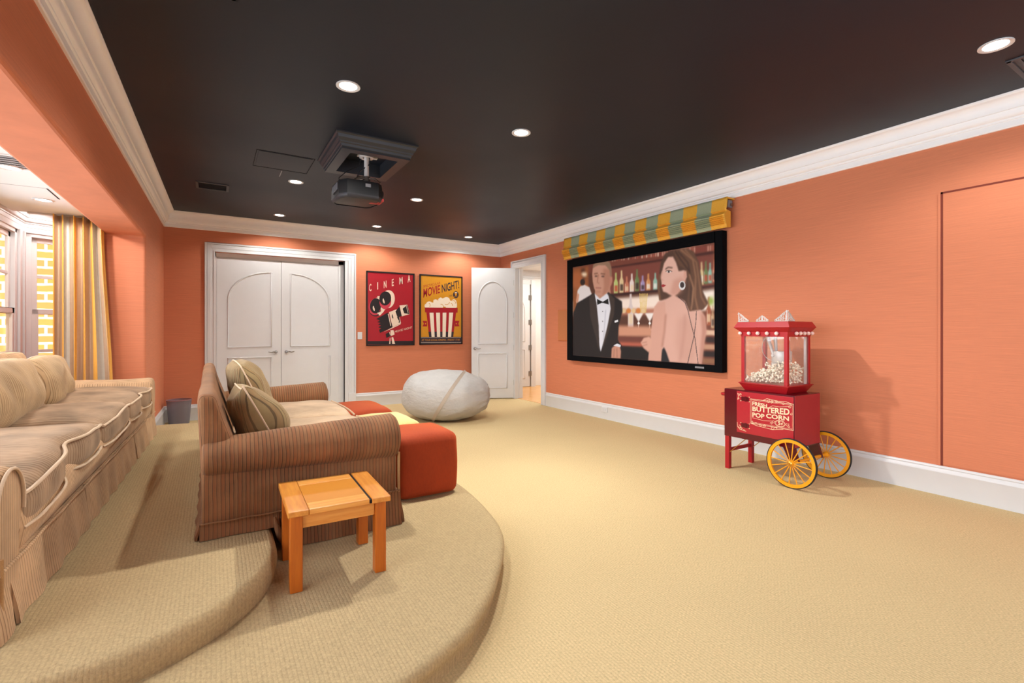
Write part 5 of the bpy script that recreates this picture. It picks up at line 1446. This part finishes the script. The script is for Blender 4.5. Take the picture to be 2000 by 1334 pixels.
paint([(716, 830), (744, 800), (790, 790), (796, 900), (776, 1060), (764, 1212), (670, 1208), (690, 1040), (704, 900)], (222, 166, 146), 1)
stroke([(796, 880), (786, 1000), (770, 1110)], 10, (176, 118, 100), 2, .8); paint([(880, 900), (960, 900), (1010, 1000), (1000, 1220), (900, 1218), (860, 1080)], (210, 156, 138), 6, .6); stroke([(930, 880), (925, 1000), (905, 1150), (890, 1215)], 14, (196, 140, 122), 3, .6)
paint([(1040, 860), (1072, 900), (1080, 1000), (1062, 1120), (1048, 1232), (1030, 1230), (1050, 1000)], (190, 128, 108), 3, .8)
paint([(764, 1214), (770, 1130), (782, 1112), (800, 1150), (822, 1218)], (28, 26, 32), 1)
for pts in ([(880, 756), (930, 800), (952, 860), (975, 960), (1000, 1050), (1022, 1230)], [(1010, 858), (1006, 940), (992, 1040), (968, 1140), (948, 1226)]): stroke(pts, 4, (44, 34, 40), 0)
paint([(618, 1080), (640, 1046), (680, 1036), (696, 1060), (690, 1120), (676, 1150), (640, 1120)], (226, 170, 148), 1); stroke([(626, 1082), (664, 1074)], 4, (180, 120, 100), 1); stroke([(632, 1102), (666, 1092)], 4, (180, 120, 100), 1)
IMG = np.clip(IMG, 0, 255) / 255.0
LIN = np.where(IMG <= .04045, IMG / 12.92, ((IMG + .055) / 1.055) ** 2.4)
me = bpy.data.meshes.new('picture')
gx, gy = np.meshgrid(np.linspace(0, 1, W_), np.linspace(1, 0, H_))
co = np.stack([np.full(gx.shape, FX - .0075), PY1 + (PY0 - PY1) * gx, PZ0 + (PZ1 - PZ0) * gy], -1).reshape(-1, 3) - np.array(SCRN.location)
ii = np.arange(W_ * H_).reshape(H_, W_); faces = np.stack([ii[1:, :-1], ii[1:, 1:], ii[:-1, 1:], ii[:-1, :-1]], -1).reshape(-1, 4)
me.from_pydata(co.tolist(), [], faces.tolist())
at = me.color_attributes.new('picture', 'FLOAT_COLOR', 'POINT')
at.data.foreach_set('color', np.concatenate([LIN.reshape(-1, 3), np.ones((W_ * H_, 1))], 1).astype(np.float32).ravel())
t = NT('projected_picture'); vc = t.n('ShaderNodeVertexColor', layer_name='picture')
t.set(Roughness=.7); t.l(vc.outputs[0], t.b.inputs['Emission Color']); t.b.inputs['Emission Strength'].default_value = .62
t.color(t.mix(1.0, vc.outputs[0], (.3, .3, .3, 1), 'MULTIPLY'))
me.materials.append(t.mat)
pic = bpy.data.objects.new('picture', me); COL.objects.link(pic); pic.parent = SCRN
# ------------------------------------------------------------------ light
def light(name, kind, loc, energy, color=(1, 1, 1), rot=(0, 0, 0), **kw):
    d = bpy.data.lights.new(name, kind); d.energy = energy; d.color = color
    for k_, v in kw.items(): setattr(d, k_, v)
    o = bpy.data.objects.new(name, d); COL.objects.link(o); o.location = loc; o.rotation_euler = rot
    return o
WARM = (1, .97, .92)
for i, (x, y, lab) in enumerate(LAMPS):
    light('downlight_beam', 'SPOT', (x, y, HC - .012), (150, 370, 90, 70, 90, 75, 85, 80)[i], WARM, spot_size=math.radians(150), spot_blend=.45, shadow_soft_size=.05)
for x, y, lab in ALC: light('alcove_beam', 'SPOT', (x, y, 2.385), 55, (1, .98, .95), spot_size=math.radians(174), spot_blend=.15, shadow_soft_size=.05)
# daylight through the bay windows and the added, unseen window behind the viewer
COOL = (.74, .87, 1)
light('bay_daylight', 'AREA', (BC[0] + .03, 2.3, 1.48), 165, COOL, (0, math.radians(-90), 0), shape='RECTANGLE', size=1.55, size_y=7.0, spread=math.radians(130))
light('added_window_daylight', 'AREA', (2.35, YN - .01, 1.7), 60, COOL, (math.radians(90), 0, 0), shape='RECTANGLE', size=2.9, size_y=1.35)
light('bay_fill_light', 'AREA', (-1.40, 6.80, 2.50), 5, (1, .98, .95), shape='RECTANGLE', size=.3, size_y=.3)  # added fill without a fitting, brightens the bay window frames
light('hall_light', 'AREA', (6.2, 7.8, 2.58), 60, (1, .96, .9), shape='RECTANGLE', size=1.2, size_y=1.6)
sun = light('sun', 'SUN', (-3, 4, 6), 15.0, (1, .95, .86), (0, 0, 0), angle=.01)
sun.rotation_euler = Vector((-.55, .45, -.7)).to_track_quat('-Z', 'Y').to_euler()
w = bpy.data.worlds.new('World'); SC.world = w; w.use_nodes = True
bg = w.node_tree.nodes['Background']; bg.inputs[0].default_value = (.75, .86, 1, 1); bg.inputs[1].default_value = 1.0

# ------------------------------------------------------------------ camera
cam = bpy.data.cameras.new('camera'); co = bpy.data.objects.new('camera', cam); COL.objects.link(co)
cam.sensor_width = 36; cam.lens = 950 / 2000 * 36; cam.shift_y = -22 / 2000; cam.clip_start = .02
co.location = (0, 0, 1.27); co.rotation_euler = (math.radians(90), 0, -math.atan(585 / 950))
SC.camera = co
vs = SC.view_settings; vs.view_transform = 'Standard'; vs.look = 'None'; vs.gamma = 1; vs.exposure = -.14
try: vs.use_curve_mapping = False
except Exception: pass
SC.cycles.use_denoising = True
SC.cycles.max_bounces = 8
SC.cycles.sample_clamp_indirect = 6
